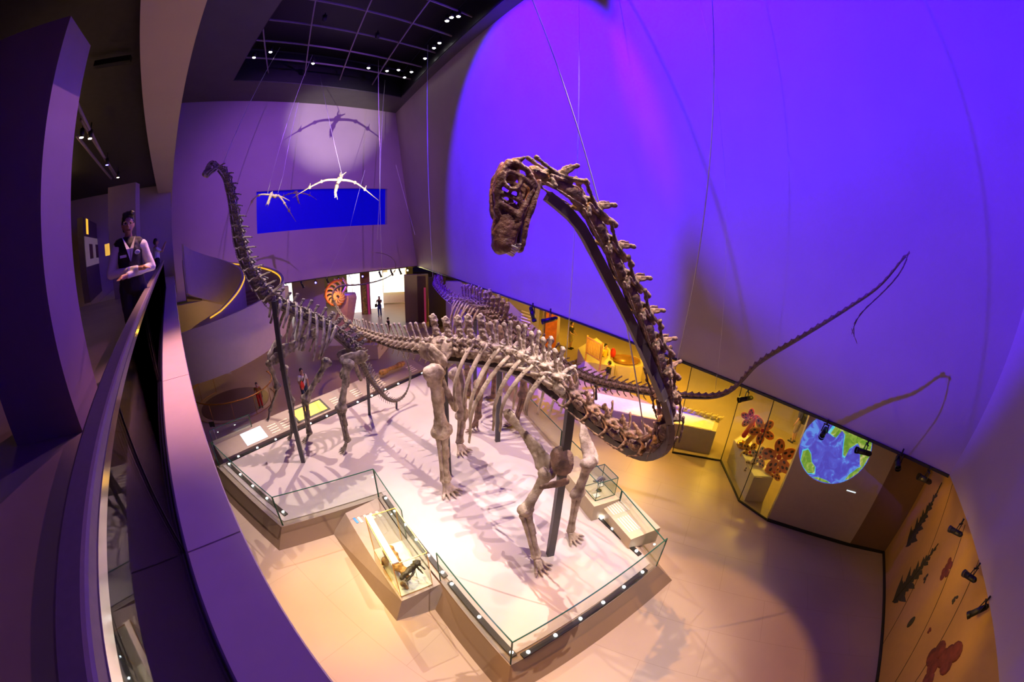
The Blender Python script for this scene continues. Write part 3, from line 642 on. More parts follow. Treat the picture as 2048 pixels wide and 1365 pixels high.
# ------------------------------------------------------------------ display plinth
D_ = lambda x, y, z=0: V((x, y, z))
outl = [(-9.05, 7.3), (-5.47, 5.61), (-3.35, 7.3), (-2.25, 5.98), (-1.3, 4.84), (.15, 2.96), (3.38, 5.22), (2.80, 7.08), (1.60, 10.0), (.64, 12.4), (-1.3, 16.9), (-3.5, 16.9)]
def offset(poly, d):
    n = len(poly); out = []
    for i in range(n):
        a, b, c = V((*poly[i-1], 0)), V((*poly[i], 0)), V((*poly[(i+1) % n], 0))
        e1 = (b-a).normalized(); e2 = (c-b).normalized(); n1 = V((e1.y, -e1.x, 0)); n2 = V((e2.y, -e2.x, 0))
        m = (n1+n2); m = m/max(.35, m.dot(n1)); out.append((b.x+m.x*d, b.y+m.y*d))
    return out
pl = thing('display_plinth', (-2, 9, 0), 'big angular beige plinth on the hall floor carrying the dinosaur skeletons', 'plinth')
def flare(poly, ds):
    n = len(poly); out = []
    for i in range(n):
        a, b, c = V((*poly[i-1], 0)), V((*poly[i], 0)), V((*poly[(i+1) % n], 0)); e1 = (b-a).normalized(); e2 = (c-b).normalized(); d1, d2 = ds[i-1], ds[i]
        n1 = V((e1.y, -e1.x, 0)); n2 = V((e2.y, -e2.x, 0)); det = n1.x*n2.y-n1.y*n2.x
        if abs(det) < .15: p = b+n2*d2
        else: p = b+V(((d1*n2.y-d2*n1.y)/det, (n1.x*d2-n2.x*d1)/det, 0))
        out.append((p.x, p.y))
    return out
mb = MB(); mb.prism(flare(outl, [.38, .3, 0, 0, .34, .38, .38, .38, .38, .3, .3, 0]), 0.0, .45, outl); put('plinth_side', mb, M['plinth'], pl, smooth=False)
mb = MB(); mb.prism(outl, .45, .47); put('plinth_rim', mb, M['rim'], pl, smooth=False)
mb = MB(); mb.prism(offset(outl, -.16), .47, .5); put('plinth_top', mb, M['platform'], pl, smooth=False)
# light channel with recessed lamps
led = None
def channel(a, b, n, t0=.04, t1=.96):
    global led
    a = V(a); b = V(b); mb = MB(); mb.bar(a+V((0, 0, .01)), b+V((0, 0, .01)), .11, .05)
    c = put('light_channel', mb, M['black'], pl, smooth=False)
    for i in range(n):
        p = a.lerp(b, t0+(t1-t0)*i/max(1, n-1)); mb = MB()
        mb.ell(p+V((0, 0, .045)), (.035, .035, .022), seg=10, rings=6)
        put('led_lamp', mb, M['led'], c)
channel((-8.75, 7.62, .5), (-3.85, 16.1, .5), 13)
channel((-8.75, 7.55, .5), (-5.52, 6.02, .5), 5)
channel((-3.2, 7.35, .5), (-1.2, 4.95, .5), 6)
channel((-1.1, 4.82, .5), (.22, 3.15, .5), 3)
channel((.35, 3.15, .5), (3.05, 5.10, .5), 6)
channel((1.45, 8.55, .5), (3.02, 5.55, .5), 8)
# glass barriers: each pane a thing
def pane(a, b, z0, z1, label, top=True, group='glass panes round the plinth'):
    a = V((*a, z0)); b = V((*b, z0)); g = thing('glass_barrier', (a+b)/2, label, 'glass barrier', group)
    up = V((0, 0, z1-z0)); mb = MB(); mb.bar(a+up*.5, b+up*.5, .012, z1-z0); put('pane', mb, M['glass'], g, smooth=False)
    mb = MB(); mb.bar(a+up, b+up, .022, .016); mb.bar(a, a+up, .02, .02, (1, 0, 0)); mb.bar(b, b+up, .02, .02, (1, 0, 0)); put('polished_edge', mb, M['glassedge'], g, smooth=False)
    return g
pane((-8.95, 7.3), (-5.47, 5.68), .47, 1.4, 'low clear glass barrier on the plinth edge nearest the balcony ledge')
pane((-5.45, 5.68), (-3.36, 7.35), .47, 1.4, 'clear glass barrier across the short plinth end beneath the small skeleton')
pane((-3.34, 7.33), (-2.26, 5.98), .47, 1.4, 'short clear glass barrier beside the far end of the lit showcase')
pane((-1.3, 4.86), (.15, 3.0), .47, 1.4, 'clear glass barrier beside the plinth corner, right of the lit showcase')
pane((.16, 2.99), (3.33, 5.2), .47, 1.4, 'longest clear glass barrier along the plinth front, nearest the bottom of the photo')
pane((3.35, 5.23), (2.79, 7.05), .47, 1.25, 'clear glass barrier outside the sloping text panel on the right of the plinth')
pane((2.78, 7.08), (1.60, 9.95), .47, 1.25, 'clear glass barrier outside the small glass case on the right of the plinth')
pane((1.59, 9.97), (.64, 12.3), .47, 1.25, 'clear glass barrier on the right plinth side beneath the neck of the largest skeleton')
# information rail at the back left
rl = thing('information_rail', (-6.5, 12, 0), 'long low orange-brown information rail behind the row of floor lights at back left', 'information rail')
ra, rb = V((-9.02, 7.62, 0)), V((-4.0, 16.35, 0)); rd = (rb-ra).normalized(); rn_ = V((-rd.y, rd.x, 0))
def rp(s, o, z): return ra + rd*s + rn_*o + V((0, 0, z))
mb = MB(); mb.hexa([rp(0, .02, 0), rp(10.1, .02, 0), rp(10.1, 1.2, 0), rp(0, 1.2, 0)], [rp(0, .02, .52), rp(10.1, .02, .52), rp(10.1, .95, .80), rp(0, .95, .80)]); put('rail_body', mb, M['rim'], rl, smooth=False)
def rz(o): return .52 + (o-.02)/.93*.28
def lab(s, o, w, h_, m, name, par=rl, lift=.012):
    b = MB(); b.hexa([rp(s, o, rz(o)+.001), rp(s+w, o, rz(o)+.001), rp(s+w, o+h_, rz(o+h_)+.001), rp(s, o+h_, rz(o+h_)+.001)], [rp(s, o, rz(o)+lift), rp(s+w, o, rz(o)+lift), rp(s+w, o+h_, rz(o+h_)+lift), rp(s, o+h_, rz(o+h_)+lift)]); return put(name, b, m, par, smooth=False)
lab(1.05, .12, .85, .6, M['screen'], 'touch_screen')
fr = lab(3.2, .1, 1.5, .72, M['black'], 'inset_frame'); lab(3.3, .18, 1.3, .56, M['ledgold'], 'lit_inset', rl, .02)
for s in (2.1, 2.6, 4.95, 6.0, 6.9, 7.3, 9.3): 
    for k in range(4): lab(s, .15+k*.12, .36, .05, M['paper'], 'text_block')
# the fossil bone on the rail
fb = MB(); a = rp(7.8, .5, .95); b = rp(9.0, .55, .95); fb.chain([a, a.lerp(b, .3), a.lerp(b, .7), b], [.15, .09, .09, .14]); fb.ell(b+V((.05, .1, .02)), (.12, .14, .1)); fb.cap(a, b+V((0, 0, -.06)), .08, .05)
o = put('fossil_bone', fb, M['boneo'], None, vox=.025, amp=.03, nscale=5); tag(o, 'brown fossil limb bone lying on the information rail at back', 'fossil')
pane((-9.75, 8.05), (-8.95, 9.45), .55, 1.25, 'small clear glass barrier at the left end of the information rail')
# corner wedge and sign post
sg = thing('sign_stand', rp(.3, 1.5, 0), 'small square sign on a thin metal stand by the left end of the information rail', 'sign')
mb = MB(); mb.cyl(rp(.3, 1.5, 0), .012, 1.05, 8); mb.box(rp(.3, 1.5, .02), (.24, .24, .04)); put('stand', mb, M['chrome'], sg)
mb = MB(); mb.box(rp(.3, 1.5, 1.12), (.22, .02, .20), .4); put('sign_plate', mb, M['black'], sg, smooth=False)
# sloping text panel and small case at right
tp = thing('text_panel_desk', (2.6, 6.4, .47), 'sloping cream text panel lit yellow on the right of the plinth', 'text panel')
q = [atz(1190, 998, .82), atz(1262, 1080, .82), atz(1321, 1056, .98), atz(1247, 982, .98)]
mb = MB(); mb.hexa([V((p.x, p.y, .5)) for p in q], q); put('desk', mb, M['sand'], tp, smooth=False)
for r_ in range(2):
    for k in range(7):
        u0 = .12+.42*r_; mb = MB(); v0 = .12+k*.085
        f = lambda u, v, l: q[0].lerp(q[1], u).lerp(q[3].lerp(q[2], u), v)+V((0, 0, l))
        if r_ == 1 and k > 4: continue
        mb.hexa([f(u0, v0, .001), f(u0+.33, v0, .001), f(u0+.33, v0+.035, .001), f(u0, v0+.035, .001)], [f(u0, v0, .006), f(u0+.33, v0, .006), f(u0+.33, v0+.035, .006), f(u0, v0+.035, .006)]); put('text_line', mb, M['white'], tp, smooth=False)
def vitrine(name, base, z0, z1, label, cat='showcase'):
    g = thing(name, V((sum(p[0] for p in base)/4, sum(p[1] for p in base)/4, z0)), label, cat)
    for i in range(4):
        a = V((*base[i], z0)); b = V((*base[(i+1) % 4], z0)); u = V((0, 0, z1-z0)); mb = MB(); mb.bar(a+u*.5, b+u*.5, .008, z1-z0); put('side_pane', mb, M['glass'], g, smooth=False)
    mb = MB(); mb.prism(base, z1, z1+.008); put('top_pane', mb, M['glass'], g, smooth=False)
    mb = MB()
    for i in range(4):
        a = V((*base[i], z0)); b = V((*base[(i+1) % 4], z0)); u = V((0, 0, z1-z0)); mb.bar(a+u, b+u, .014, .014); mb.bar(a, a+u, .012, .012, (1, 0, 0)); mb.bar(a, b, .012, .012)
    put('glass_edges', mb, M['glassedge'] if name == 'small_glass_case' else M['gold'], g, smooth=False); return g
c4 = [(2.14, 7.0), (2.67, 7.21), (2.44, 7.79), (1.91, 7.57)]
mb = MB(); mb.prism([(2.08, 6.8), (2.78, 7.06), (1.95, 9.0), (1.35, 8.75)], .5, .99); o = put('case_desk', mb, M['sand'], None, smooth=False); tag(o, 'low yellow-lit desk under the small glass case on the right of the plinth', 'display desk')
vitrine('small_glass_case', c4, 1.0, 1.55, 'small cubic glass case with green edges holding a dark little skeleton on a stand')
sk = thing('small_skeleton_model', (2.3, 7.4, 1.0), 'tiny dark brown skeleton on a rod inside the small cubic glass case', 'skeleton model')
mb = MB(); mb.chain([(2.18, 7.35, 1.36), (2.3, 7.4, 1.42), (2.42, 7.45, 1.32)], [.03, .055, .02]); mb.ell((2.13, 7.32, 1.38), (.06, .03, .035))
for dx in (-.08, .06): 
    for dy in (-.03, .03): mb.cap((2.3+dx, 7.4+dy, 1.38), (2.3+dx+.03, 7.4+dy, 1.17), .016, .008)
put('bones', mb, M['boned'], sk, vox=.011, amp=.01, nscale=30)
mb = MB(); mb.cyl((2.3, 7.4, 1.0), .008, .40, 8); mb.cyl((2.3, 7.4, 1.0), .07, .012, 16); put('stand_rod', mb, M['black'], sk)
for x, y, l in ((2.2, 7.2, 'white caption card in the small cubic glass case, nearer the skeleton'), (2.38, 7.62, 'white caption card in the small cubic glass case, at the far side')):
    mb = MB(); mb.box((x, y, 1.008), (.17, .13, .012), .4); tag(put('caption_card', mb, M['white'], None, smooth=False), l, 'card', 'cards in the small case')
# the notch plinth with the lit showcase
cp = thing('showcase_plinth', (-2.6, 5.7, 0), 'low wedge plinth with sloping orange side under the lit glass showcase', 'plinth')
tq = [(-3.98, 6.48), (-1.96, 4.17), (-1.28, 4.72), (-3.34, 7.22)]
bq = [(-4.35, 6.2), (-2.12, 3.98), (-1.12, 4.55), (-3.34, 7.22)]
mb = MB(); mb.prism(bq, 0, .54, tq); put('plinth_body', mb, M['rim'], cp, smooth=False)
def sidecard(s, w, h0, h1, m=M['paper'], name='caption_text'):
    a0, a1 = V((*tq[0], .54)), V((*tq[1], .54)); b0, b1 = V((*bq[0], 0)), V((*bq[1], 0)); n = V((-.74, -.66, .3)).normalized()*.006
    f = lambda s_, h_: b0.lerp(b1, s_).lerp(a0.lerp(a1, s_), h_)
    mb = MB(); mb.hexa([f(s, h0), f(s+w, h0), f(s+w, h1), f(s, h1)], [f(s, h0)+n, f(s+w, h0)+n, f(s+w, h1)+n, f(s, h1)+n]); put(name, mb, m, cp, smooth=False)
for s, w, a, b in ((.64, .06, .55, .9), (.71, .03, .35, .9), (.75, .012, .35, .8), (.79, .055, .4, .85)): sidecard(s, w, a, b)
def topcard(x, y, dx, dy, m, name):
    mb = MB(); mb.box((x, y, .545), (dx, dy, .01), math.atan2(.74, .66)-PI/2+PI/2); put(name, mb, m, cp, smooth=False)
topcard(-3.62, 6.28, .06, .22, mat('blue_print', (.05, .3, .7), .5), 'printed_picture')
for i in range(4): topcard(-3.52+.13*i, 6.33+.10*i, .07, .24, M['paper'], 'caption_text')
cb = [(-1.99, 4.27), (-1.43, 4.68), (-2.33, 5.82), (-2.88, 5.42)]
vc = vitrine('glass_showcase', cb, .55, 1.6, 'long lit glass showcase on the wedge plinth holding amber and black fossils')
mb = MB(); mb.prism(cb, .551, .57); put('white_base', mb, M['white'], vc, smooth=False)
ca = V((*cb[0], 1.6)); cd = V((*cb[3], 1.6)); inn = (V((*cb[1], 0))-V((*cb[0], 0))).normalized()
mb = MB(); mb.bar(ca+inn*.07+V((0, 0, .02)), cd+inn*.07+V((0, 0, .02)), .13, .035); put('lamp_bar', mb, M['white'], vc, smooth=False)
mb = MB(); mb.bar(ca+inn*.07+V((0, 0, -.002)), cd+inn*.07+V((0, 0, -.002)), .08, .01); put('lamp_strip', mb, mat('case_strip', (1, .9, .5), .5, emit=(1, .78, .25), es=6), vc, smooth=False)
for k in range(5):
    p = ca.lerp(cd, .1+.2*k)+inn*.07; point((p.x, p.y, 1.55), (1, .74, .25), 9, .03)
fx = lambda u, v, z: V((*cb[0], 0)).lerp(V((*cb[3], 0)), u).lerp(V((*cb[1], 0)).lerp(V((*cb[2], 0)), u), v)+V((0, 0, z))
mb = MB(); mb.chain([fx(.62, .28, .95), fx(.5, .35, .98), fx(.38, .32, .92), fx(.25, .38, .9), fx(.16, .42, .8)], [.13, .10, .11, .08, .06]); mb.ell(fx(.66, .35, .92), (.12, .14, .12)); mb.ell(fx(.3, .3, .93), (.1, .09, .1))
tag(put('amber_fossil', mb, M['boneo'], None, vox=.02, amp=.035, nscale=9), 'knobbly amber fossil lengthwise in the lit showcase', 'fossil')
mb = MB(); mb.chain([fx(.12, .2, .72), fx(.08, .27, .62)], [.055, .045]); tag(put('amber_fossil', mb, M['boneo'], None, vox=.015, amp=.02, nscale=9), 'short rounded amber fossil at the near end of the lit showcase', 'fossil')
mb = MB(); mb.ell(fx(.62, .1, .7), (.08, .1, .14)); tag(put('amber_fossil', mb, M['boneo'], None, vox=.015, amp=.02, nscale=9), 'lumpy amber fossil low on the far left side of the lit showcase', 'fossil')
bf = thing('black_fossil', fx(.22, .6, .55), 'black fossil skull on thin rods across the near end of the lit showcase', 'fossil')
mb = MB(); mb.chain([fx(.10, .2, .95), fx(.14, .45, 1.0), fx(.2, .75, 1.03)], [.05, .055, .05]); mb.chain([fx(.06, .3, .88), fx(.1, .55, .92), fx(.2, .72, .95)], [.03, .03, .03]); mb.ell(fx(.2, .8, 1.05), (.09, .08, .06)); mb.cap(fx(.2, .85, 1.02), fx(.12, .95, .92), .03, .015); mb.cap(fx(.2, .75, 1.0), fx(.08, .85, .88), .025, .015)
put('fossil_bones', mb, mat('black_bone', (.03, .02, .015), .5, var=.4), bf, vox=.014, amp=.02, nscale=14)
for p in (fx(.12, .35, 0), fx(.2, .72, 0)): mb = MB(); mb.cyl((p.x, p.y, .57), .006, .4, 6); put('rod', mb, M['black'], bf)
for (u0, v0) in ((.42, .62), (.46, .88)):
    mb = MB(); a = fx(u0, v0-.1, .60); b = fx(u0+.02, v0+.12, .60); mb.bar(a, b, .012, .012); mb.bar(a, a-V((0, 0, .03)), .012, .012, (1, 0, 0)); mb.bar(b, b-V((0, 0, .03)), .012, .012, (1, 0, 0)); put('bracket', mb, M['black'], vc, smooth=False)
# ------------------------------------------------------------------ spiral stair
AX = V((-12.6, 12.6, 0))
def zt(phi, inner=False): return 4.8+.0097*phi + (.3 if inner else 0)*min(1, max(0, (phi+40)/60))
st = thing('spiral_stair', (AX.x, AX.y, 0), 'sweeping pale spiral staircase with curved solid parapets beneath the end wall at left', 'staircase')
def ribbon(name, r, p0, p1, h, m, inner=False, th=.12, top=0, n=90):
    mb = MB(); vs = []; fs = []
    for i in range(n+1):
        ph = p0+(p1-p0)*i/n; a = R(ph); d = V((math.cos(a), math.sin(a), 0)); z = zt(ph, inner)+top
        for rr, zz in ((r, z-h), (r+th, z-h), (r+th, z), (r, z)): vs.append(AX+d*rr+V((0, 0, zz)))
    for i in range(n):
        for k in range(4): fs.append((i*4+k, i*4+(k+1) % 4, i*4+4+(k+1) % 4, i*4+4+k))
    fs += [(3, 2, 1, 0), (n*4, n*4+1, n*4+2, n*4+3)]; mb.add(vs, fs)
    o = put(name, mb, m, st, smooth=True); e = o.modifiers.new('e', 'EDGE_SPLIT'); e.split_angle = R(40); return o
ribbon('outer_parapet', 3.1, 165, -230, 2.0, M['balc'])
ribbon('inner_parapet', 1.3, 215, -120, 2.1, M['balc'], True, .1)
ribbon('handrail_glow', 3.06, 165, -230, .05, M['ledgold'], False, .04, -.05)
ribbon('handrail_glow', 1.40, 110, -60, .05, M['ledgold'], True, .04, -.05)
ribbon('stair_soffit', 1.4, 165, -230, .12, M['balc'], False, 1.75, -1.75)
for i in range(24):
    ph = 150-i*11; a0, a1 = R(ph), R(ph-11.5); z = zt(ph)-1.35
    pts = [AX+V((math.cos(a0), math.sin(a0), 0))*1.42, AX+V((math.cos(a0), math.sin(a0), 0))*3.08, AX+V((math.cos(a1), math.sin(a1), 0))*3.08, AX+V((math.cos(a1), math.sin(a1), 0))*1.42]
    mb = MB(); mb.prism([q2(p) for p in pts][::-1], z-.16, z); put('stair_tread', mb, M['plinth'], st, smooth=False)
o = point((-12.9, 13.2, 3.2), GOLD, 25)
# round railing at the stair foot
rr = thing('round_railing', (-12.3, 12.3, 0), 'low round brass railing on the floor below the spiral staircase', 'railing')
cc = V((-12.3, 12.25, 0)); ring = [cc+V((math.cos(R(a))*2.0, math.sin(R(a))*2.0, .88)) for a in range(-200, 70, 6)]
mb = MB(); mb.tube(ring, .03, 8); put('handrail', mb, M['gold'], rr)
mb = MB(); mb.tube([p-V((0, 0, .86)) for p in ring], .015, 6)
for p in ring[::5]: mb.tube([p, p-V((0, 0, .88))], .014, 6)
put('posts', mb, M['copper'], rr)
mb = MB(); mb.cyl(cc+V((0, 0, .0)), 1.7, .012, 48); o = put('round_floor_inset', mb, mat('dark_disc', (.10, .05, .06), .35), None, smooth=False); tag(o, 'dark round disc set in the floor inside the brass railing', 'floor disc')
# ------------------------------------------------------------------ balustrade on the balcony
bl = thing('balustrade', bp(3, -.37, 5.85), 'glass balustrade with dark steel handrail running along the balcony edge at left', 'balustrade')
mb = MB(); a = bp(-6, -.37, 6.74); b = bp(14.5, -.37, 6.74); mb.bar(a, b, .082, .05); put('handrail', mb, M['rail'], bl, smooth=False, bevel=.012)
mb = MB(); mb.bar(bp(-6, -.335, 6.70), bp(14.5, -.335, 6.70), .012, .035); put('handrail_skirt', mb, M['chrome'], bl, smooth=False)
for a, b in zip(js[:-1], js[1:]):
    mb = MB(); mb.bar(bp(max(a, -6)+.006, -.362, 6.28), bp(b-.006, -.362, 6.28), .012, .86); pn_ = put('glass_pane', mb, M['railglass'], bl, smooth=False)
    mb = MB(); mb.bar(bp(b, -.362, 5.86), bp(b, -.362, 6.70), .010, .006, BU); put('pane_joint', mb, M['black'], pn_, smooth=False)
mb = MB(); mb.bar(bp(-6, -.355, 5.853), bp(14.5, -.355, 5.853), .016, .006); put('base_slot', mb, mat('base_slot_dark', (.05, .03, .09), .5), bl, smooth=False)
for s, z in ((2.6, 5.6), (5.0, 5.6), (8.0, 5.55)):
    pass
# ------------------------------------------------------------------ columns on the balcony
def column(A, wdt, dep, label, z1=9.38):
    A = V((*A, 0)); d = V((.77, .64, 0)).normalized(); e = V((-.64, .77, 0)).normalized(); B = A+d*wdt; mb = MB()
    mb.prism([q2(A), q2(B), q2(B+e*dep), q2(A+e*dep)], 5.85, z1); o = put('square_column', mb, M['column'], None, smooth=False); return tag(o, label, 'column')
column((-4.29, .75), .9, .68, 'nearest broad purple column with a blue lit side, at the left edge')
column((-12.38, 7.17), 1.05, .55, 'farther pale column standing behind the guard on the balcony')
# banner panel beyond the first column
pnl = thing('exhibition_panel', (-15, 7, 5.85), 'dark exhibition panel with pale pictures between the two balcony columns', 'exhibition panel')
pa, pb = atz(181, 605, 5.85), atz(213, 574, 5.85); pdn = (pb-pa).normalized(); pnn = V((pdn.y, -pdn.x, 0))
if pnn.dot(pa) > 0: pnn = -pnn
mb = MB(); mb.bar((pa+pb)/2+V((0, 0, 1.6)), (pa+pb)/2+V((0, 0, 1.601)), .1, .1) if False else mb.hexa([pa, pb, pb-pnn*.25, pa-pnn*.25], [p+V((0, 0, 2.9)) for p in (pa, pb, pb-pnn*.25, pa-pnn*.25)]); put('panel_board', mb, mat('panel_board', (.12, .08, .07), .5), pnl, smooth=False)
def pcard(s0, s1, z0, z1, m, name, par, dz=.015):
    a = pa.lerp(pb, s0); b = pa.lerp(pb, s1); f = [a+pnn*.002, b+pnn*.002, b+pnn*dz, a+pnn*dz]
    mb = MB(); mb.hexa([p+V((0, 0, z0)) for p in f], [p+V((0, 0, z1)) for p in f]); return put(name, mb, m, par, smooth=False)
sheet = pcard(.02, .75, 1.2, 2.25, mat('poster_sheet', (.55, .42, .38), .6, emit=(.6, .42, .36), es=.12), 'picture_sheet', pnl)
for s in (.2, .52): pcard(s, s+.16, 1.45, 2.0, mat('dark_picture', (.06, .05, .04), .5, col2=(.3, .12, .02)), 'picture', sheet, .022)
for k in range(14): pcard(.82, .97, 2.4-k*.09, 2.44-k*.09, M['paper'], 'text_line', pnl)
pcard(.12, .2, 2.35, 2.9, M['ledgold'], 'lit_figure', pnl)
for p0, l in (((214, 500), 'small yellow lit sign beyond the exhibition panel, left one'), ((222, 498), 'small yellow lit sign beyond the exhibition panel, right one')):
    c = at(*p0, 17.5); mb = MB(); mb.box(c, (.18 if 'left' in l else .3, .03, .45), R(50)); tag(put('lit_sign', mb, mat('lit_sign', (.9, .6, .1), .5, emit=(1, .55, .08), es=.7), None, smooth=False), l, 'sign', 'lit signs on the balcony')
point((-16.5, 8.5, 6.6), GOLD, 60); point((-8.5, 3.0, 9.0), (1, .55, .2), 22); point((-12.5, 5.0, 9.3), (1, .6, .2), 22)
# pipes and small lamps under the black balcony ceiling
for k, (p, q, l) in enumerate((((150, 200), (232, 350), 'left'), ((165, 225), (235, 372), 'middle'), ((152, 300), (222, 400), 'right'))):
    a = at(*p, 6.5+k); a.z = 9.55; b = at(*q, 14); b.z = 9.6; mb = MB(); mb.tube([a, b], .035, 8)
    tag(put('ceiling_pipe', mb, M['track'], None), f'grey pipe under the black balcony ceiling, {l} of three', 'pipe', 'pipes under the balcony ceiling')
mb = MB(); a = atz(190, 130, 9.8); b = atz(262, 118, 9.8); mb.bar(a, b, .12, .08); tag(put('ceiling_bracket', mb, M['black'], None, smooth=False), 'short black bar under the balcony ceiling above the first column', 'bar')
for k, (p, l) in enumerate((((163, 275), 'topmost'), ((180, 277), 'second'), ((214, 330), 'third'), ((236, 355), 'lowest'))):
    c = atz(*p, 9.4); g = thing('ceiling_lamp', c, f'small lamp on the balcony ceiling pipes, {l} of four', 'lamp', 'lamps on the balcony ceiling')
    mb = MB(); mb.cyl(c, .05, .16, 12); mb.tube([c+V((0, 0, .16)), c+V((0, 0, .3))], .015, 6); put('lamp_body', mb, M['black'], g); mb = MB(); mb.cyl(c-V((0, 0, .01)), .04, .01, 12); put('lens', mb, M['bulbw'] if k != 2 else M['bulbb'], g)
# ------------------------------------------------------------------ black spotlights on tracks
def trackspot(c, aim, label, s=1.0, lens=None, group='black spotlights hung along the walls', stem=.28):
    c = V(c); g = thing('track_spotlight', c, label, 'spotlight', group); d = (V(aim)-c).normalized()
    mb = MB(); mb.tube([c-d*.16*s, c+d*.16*s], [.055*s, .062*s], 16); mb.tube([c-d*.2*s, c-d*.16*s], [.03*s, .055*s], 16); put('lamp_body', mb, M['black'], g)
    mb = MB(); mb.tube([c+d*.16*s, c+d*.22*s], [.070*s, .072*s], 16, cap=False); mb.tube([c+d*.155*s, c+d*.165*s], .056*s, 16); put('hood', mb, M['black'], g)
    k = d.cross(V((0, 0, 1))); k = k.normalized() if k.length > .1 else V((1, 0, 0)); t = c+V((0, 0, stem*s))
    mb = MB(); mb.bar(c+k*.075*s, t+k*.05*s-V((0, 0, .1*s)), .025*s, .012*s, d); mb.bar(c-k*.075*s, t-k*.05*s-V((0, 0, .1*s)), .025*s, .012*s, d); mb.bar(t-k*.07*s-V((0, 0, .1*s)), t+k*.07*s-V((0, 0, .1*s)), .03*s, .02*s); mb.tube([t-V((0, 0, .1*s)), t+V((0, 0, .02))], .02*s, 8); put('yoke', mb, M['black'], g)
    if lens: mb = MB(); mb.tube([c+d*.17*s, c+d*.18*s], .052*s, 16); put('lens', mb, lens, g)
    return g
def onwall(px, py, n=.25): return atplane(px, py, B0+WN*.12, pn)
wallspots = [((1065, 628), (1085, 700), 'nearest the raised tail vertebrae of the middle skeleton'), ((1100, 640), (1060, 650), 'pointing left above the orange showcase'), ((1330, 745), (1300, 800), 'just right of the curving brown neck'), ((1492, 798), (1470, 802), 'above the flower showcase where the whip tail rises'), ((1648, 865), (1635, 890), 'in front of the globe picture, tilted down'), ((1728, 905), (1700, 897), 'at the right rim of the globe picture'), ((1796, 925), (1796, 960), 'hanging over the brown wall between globe and fern wall'), ((1850, 960), (1830, 950), 'at the right-hand end of the long wall trim')]
for i, (p, q_, l) in enumerate(wallspots):
    D = [14.8, 14.2, 11.4, 10.4, 9.6, 9.4, 9.5, 9.7][i]
    c = at(*p, D); e = at(*q_, D-(.2 if i in (1, 3, 5, 7) else .6)); trackspot(c, e, 'black track spotlight '+l, 1.5 if i < 3 else 1.15)
for p, q_, l in (((1912, 1065), (1893, 1055), 'topmost of three on the fern wall'), ((1940, 1155), (1925, 1145), 'middle of three on the fern wall'), ((1957, 1222), (1944, 1228), 'lowest of three on the fern wall')):
    d = ray(*p); c = EYE+d*((3.35-7.2)/d.z); d2 = ray(*q_); e = EYE+d2*((3.25-7.2)/d2.z); trackspot(c, e, 'black spotlight '+l, .95, stem=.3, group='spotlights in front of the fern wall')
# spots on the track under the end wall
for px, col, l in ((572, 'b', 'first from the stair'), (604, 0, 'second from the stair'), (631, 'b', 'third from the stair'), (655, 0, 'fourth from the stair'), (677, 'b', 'fifth from the stair'), (699, 'b', 'sixth from the stair'), (725, 'b', 'seventh from the stair'), (760, 0, 'eighth from the stair'), (783, 0, 'ninth from the stair'), (800, 0, 'tenth from the stair'), (815, 'w', 'last before the corner')):
    py = 574-(px-563)*.147; py = 566.5+(532.4-568.4)*(px-563)/(835-563)+5
    c = atplane(px, py, V((e0.x, e0.y, 0))-EN*.1, EN); aim = at(px+20, 620, 5) if col else c+V((.3, .2, -1))
    trackspot(c-V((0, 0, .12)), aim, 'small spotlight on the track under the end wall, '+l, 1.25, {'b': M['bulbb'], 'w': M['bulbw'], 0: None}[col], 'spotlights under the end wall', .22)
# lamps in the ceiling grid
for px, py, l in ((508, 115, 'leftmost'), (541, 104, 'second from left'), (626, 127, 'third, above the left cables'), (737, 136, 'fourth'), (774, 142, 'fifth'), (797, 140, 'sixth'), (809, 155, 'lowest near the corner'), (823, 144, 'beside the lowest'), (850, 117, 'lower of the right hand pair'), (868, 96, 'middle on the right hand side'), (879, 86, 'upper on the right hand side'), (894, 42, 'in the top right cluster, left one'), (903, 35, 'in the top right cluster, middle one'), (917, 33, 'in the top right cluster, right one'), (754, 76, 'high in the middle of the grid'), (648, 42, 'high at the left of the grid')):
    c = atz(px, py, 16.75); g = thing('stage_lamp', c, 'small glowing stage lamp on the ceiling grid, '+l, 'stage lamp', 'stage lamps on the ceiling grid')
    mb = MB(); mb.cyl(c, .11, .3, 12); mb.tube([c+V((0, 0, .3)), c+V((0, 0, .45))], .03, 6); put('lamp_body', mb, M['black'], g)
    mb = MB(); mb.ell(c, (.09, .09, .05)); put('lens', mb, M['led'] if px not in (754, 648) else M['black'], g)
# ------------------------------------------------------------------ cables
def cable(pts, label, r=.006, m=None):
    mb = MB(); mb.tube(pts, r, 6); o = put('suspension_cable', mb, m or M['wire'], None); return tag(o, label, 'cable', 'steel suspension cables')
def up_to(a, b, z=16.6): return [a, a+(b-a)*((z-a.z)/(b.z-a.z))]
cable(up_to(at(1290, 880, 4.9), at(1066, 3, 6.2)), 'bright cable slanting from the top down to the low bend of the brown neck', .010)
cable(up_to(at(1345, 760, 4.4), at(1427, 60, 4.7)), 'bright cable rising right of the brown neck, nearest the viewer', .007)
cable(up_to(at(1132, 720, 9.2), at(1132, 720, 9.2)+V((0, 0, 5))), 'near vertical cable between the brown skull and the raised neck', .009)
cable([at(447, 326, 11.0), atz(560, 95, 16.8)], 'cable holding the head of the small grey skeleton', .010)
cable(up_to(at(1430, 780, 8.65), at(1430, 780, 8.65)+V((-.8, -.5, 5))), 'faint cable holding the tail of the rear skeleton', .004)
cable([at(535, 388, 18), atz(625, 110, 16.8)], 'thin cable to the left wing of the left flying reptile', .010)
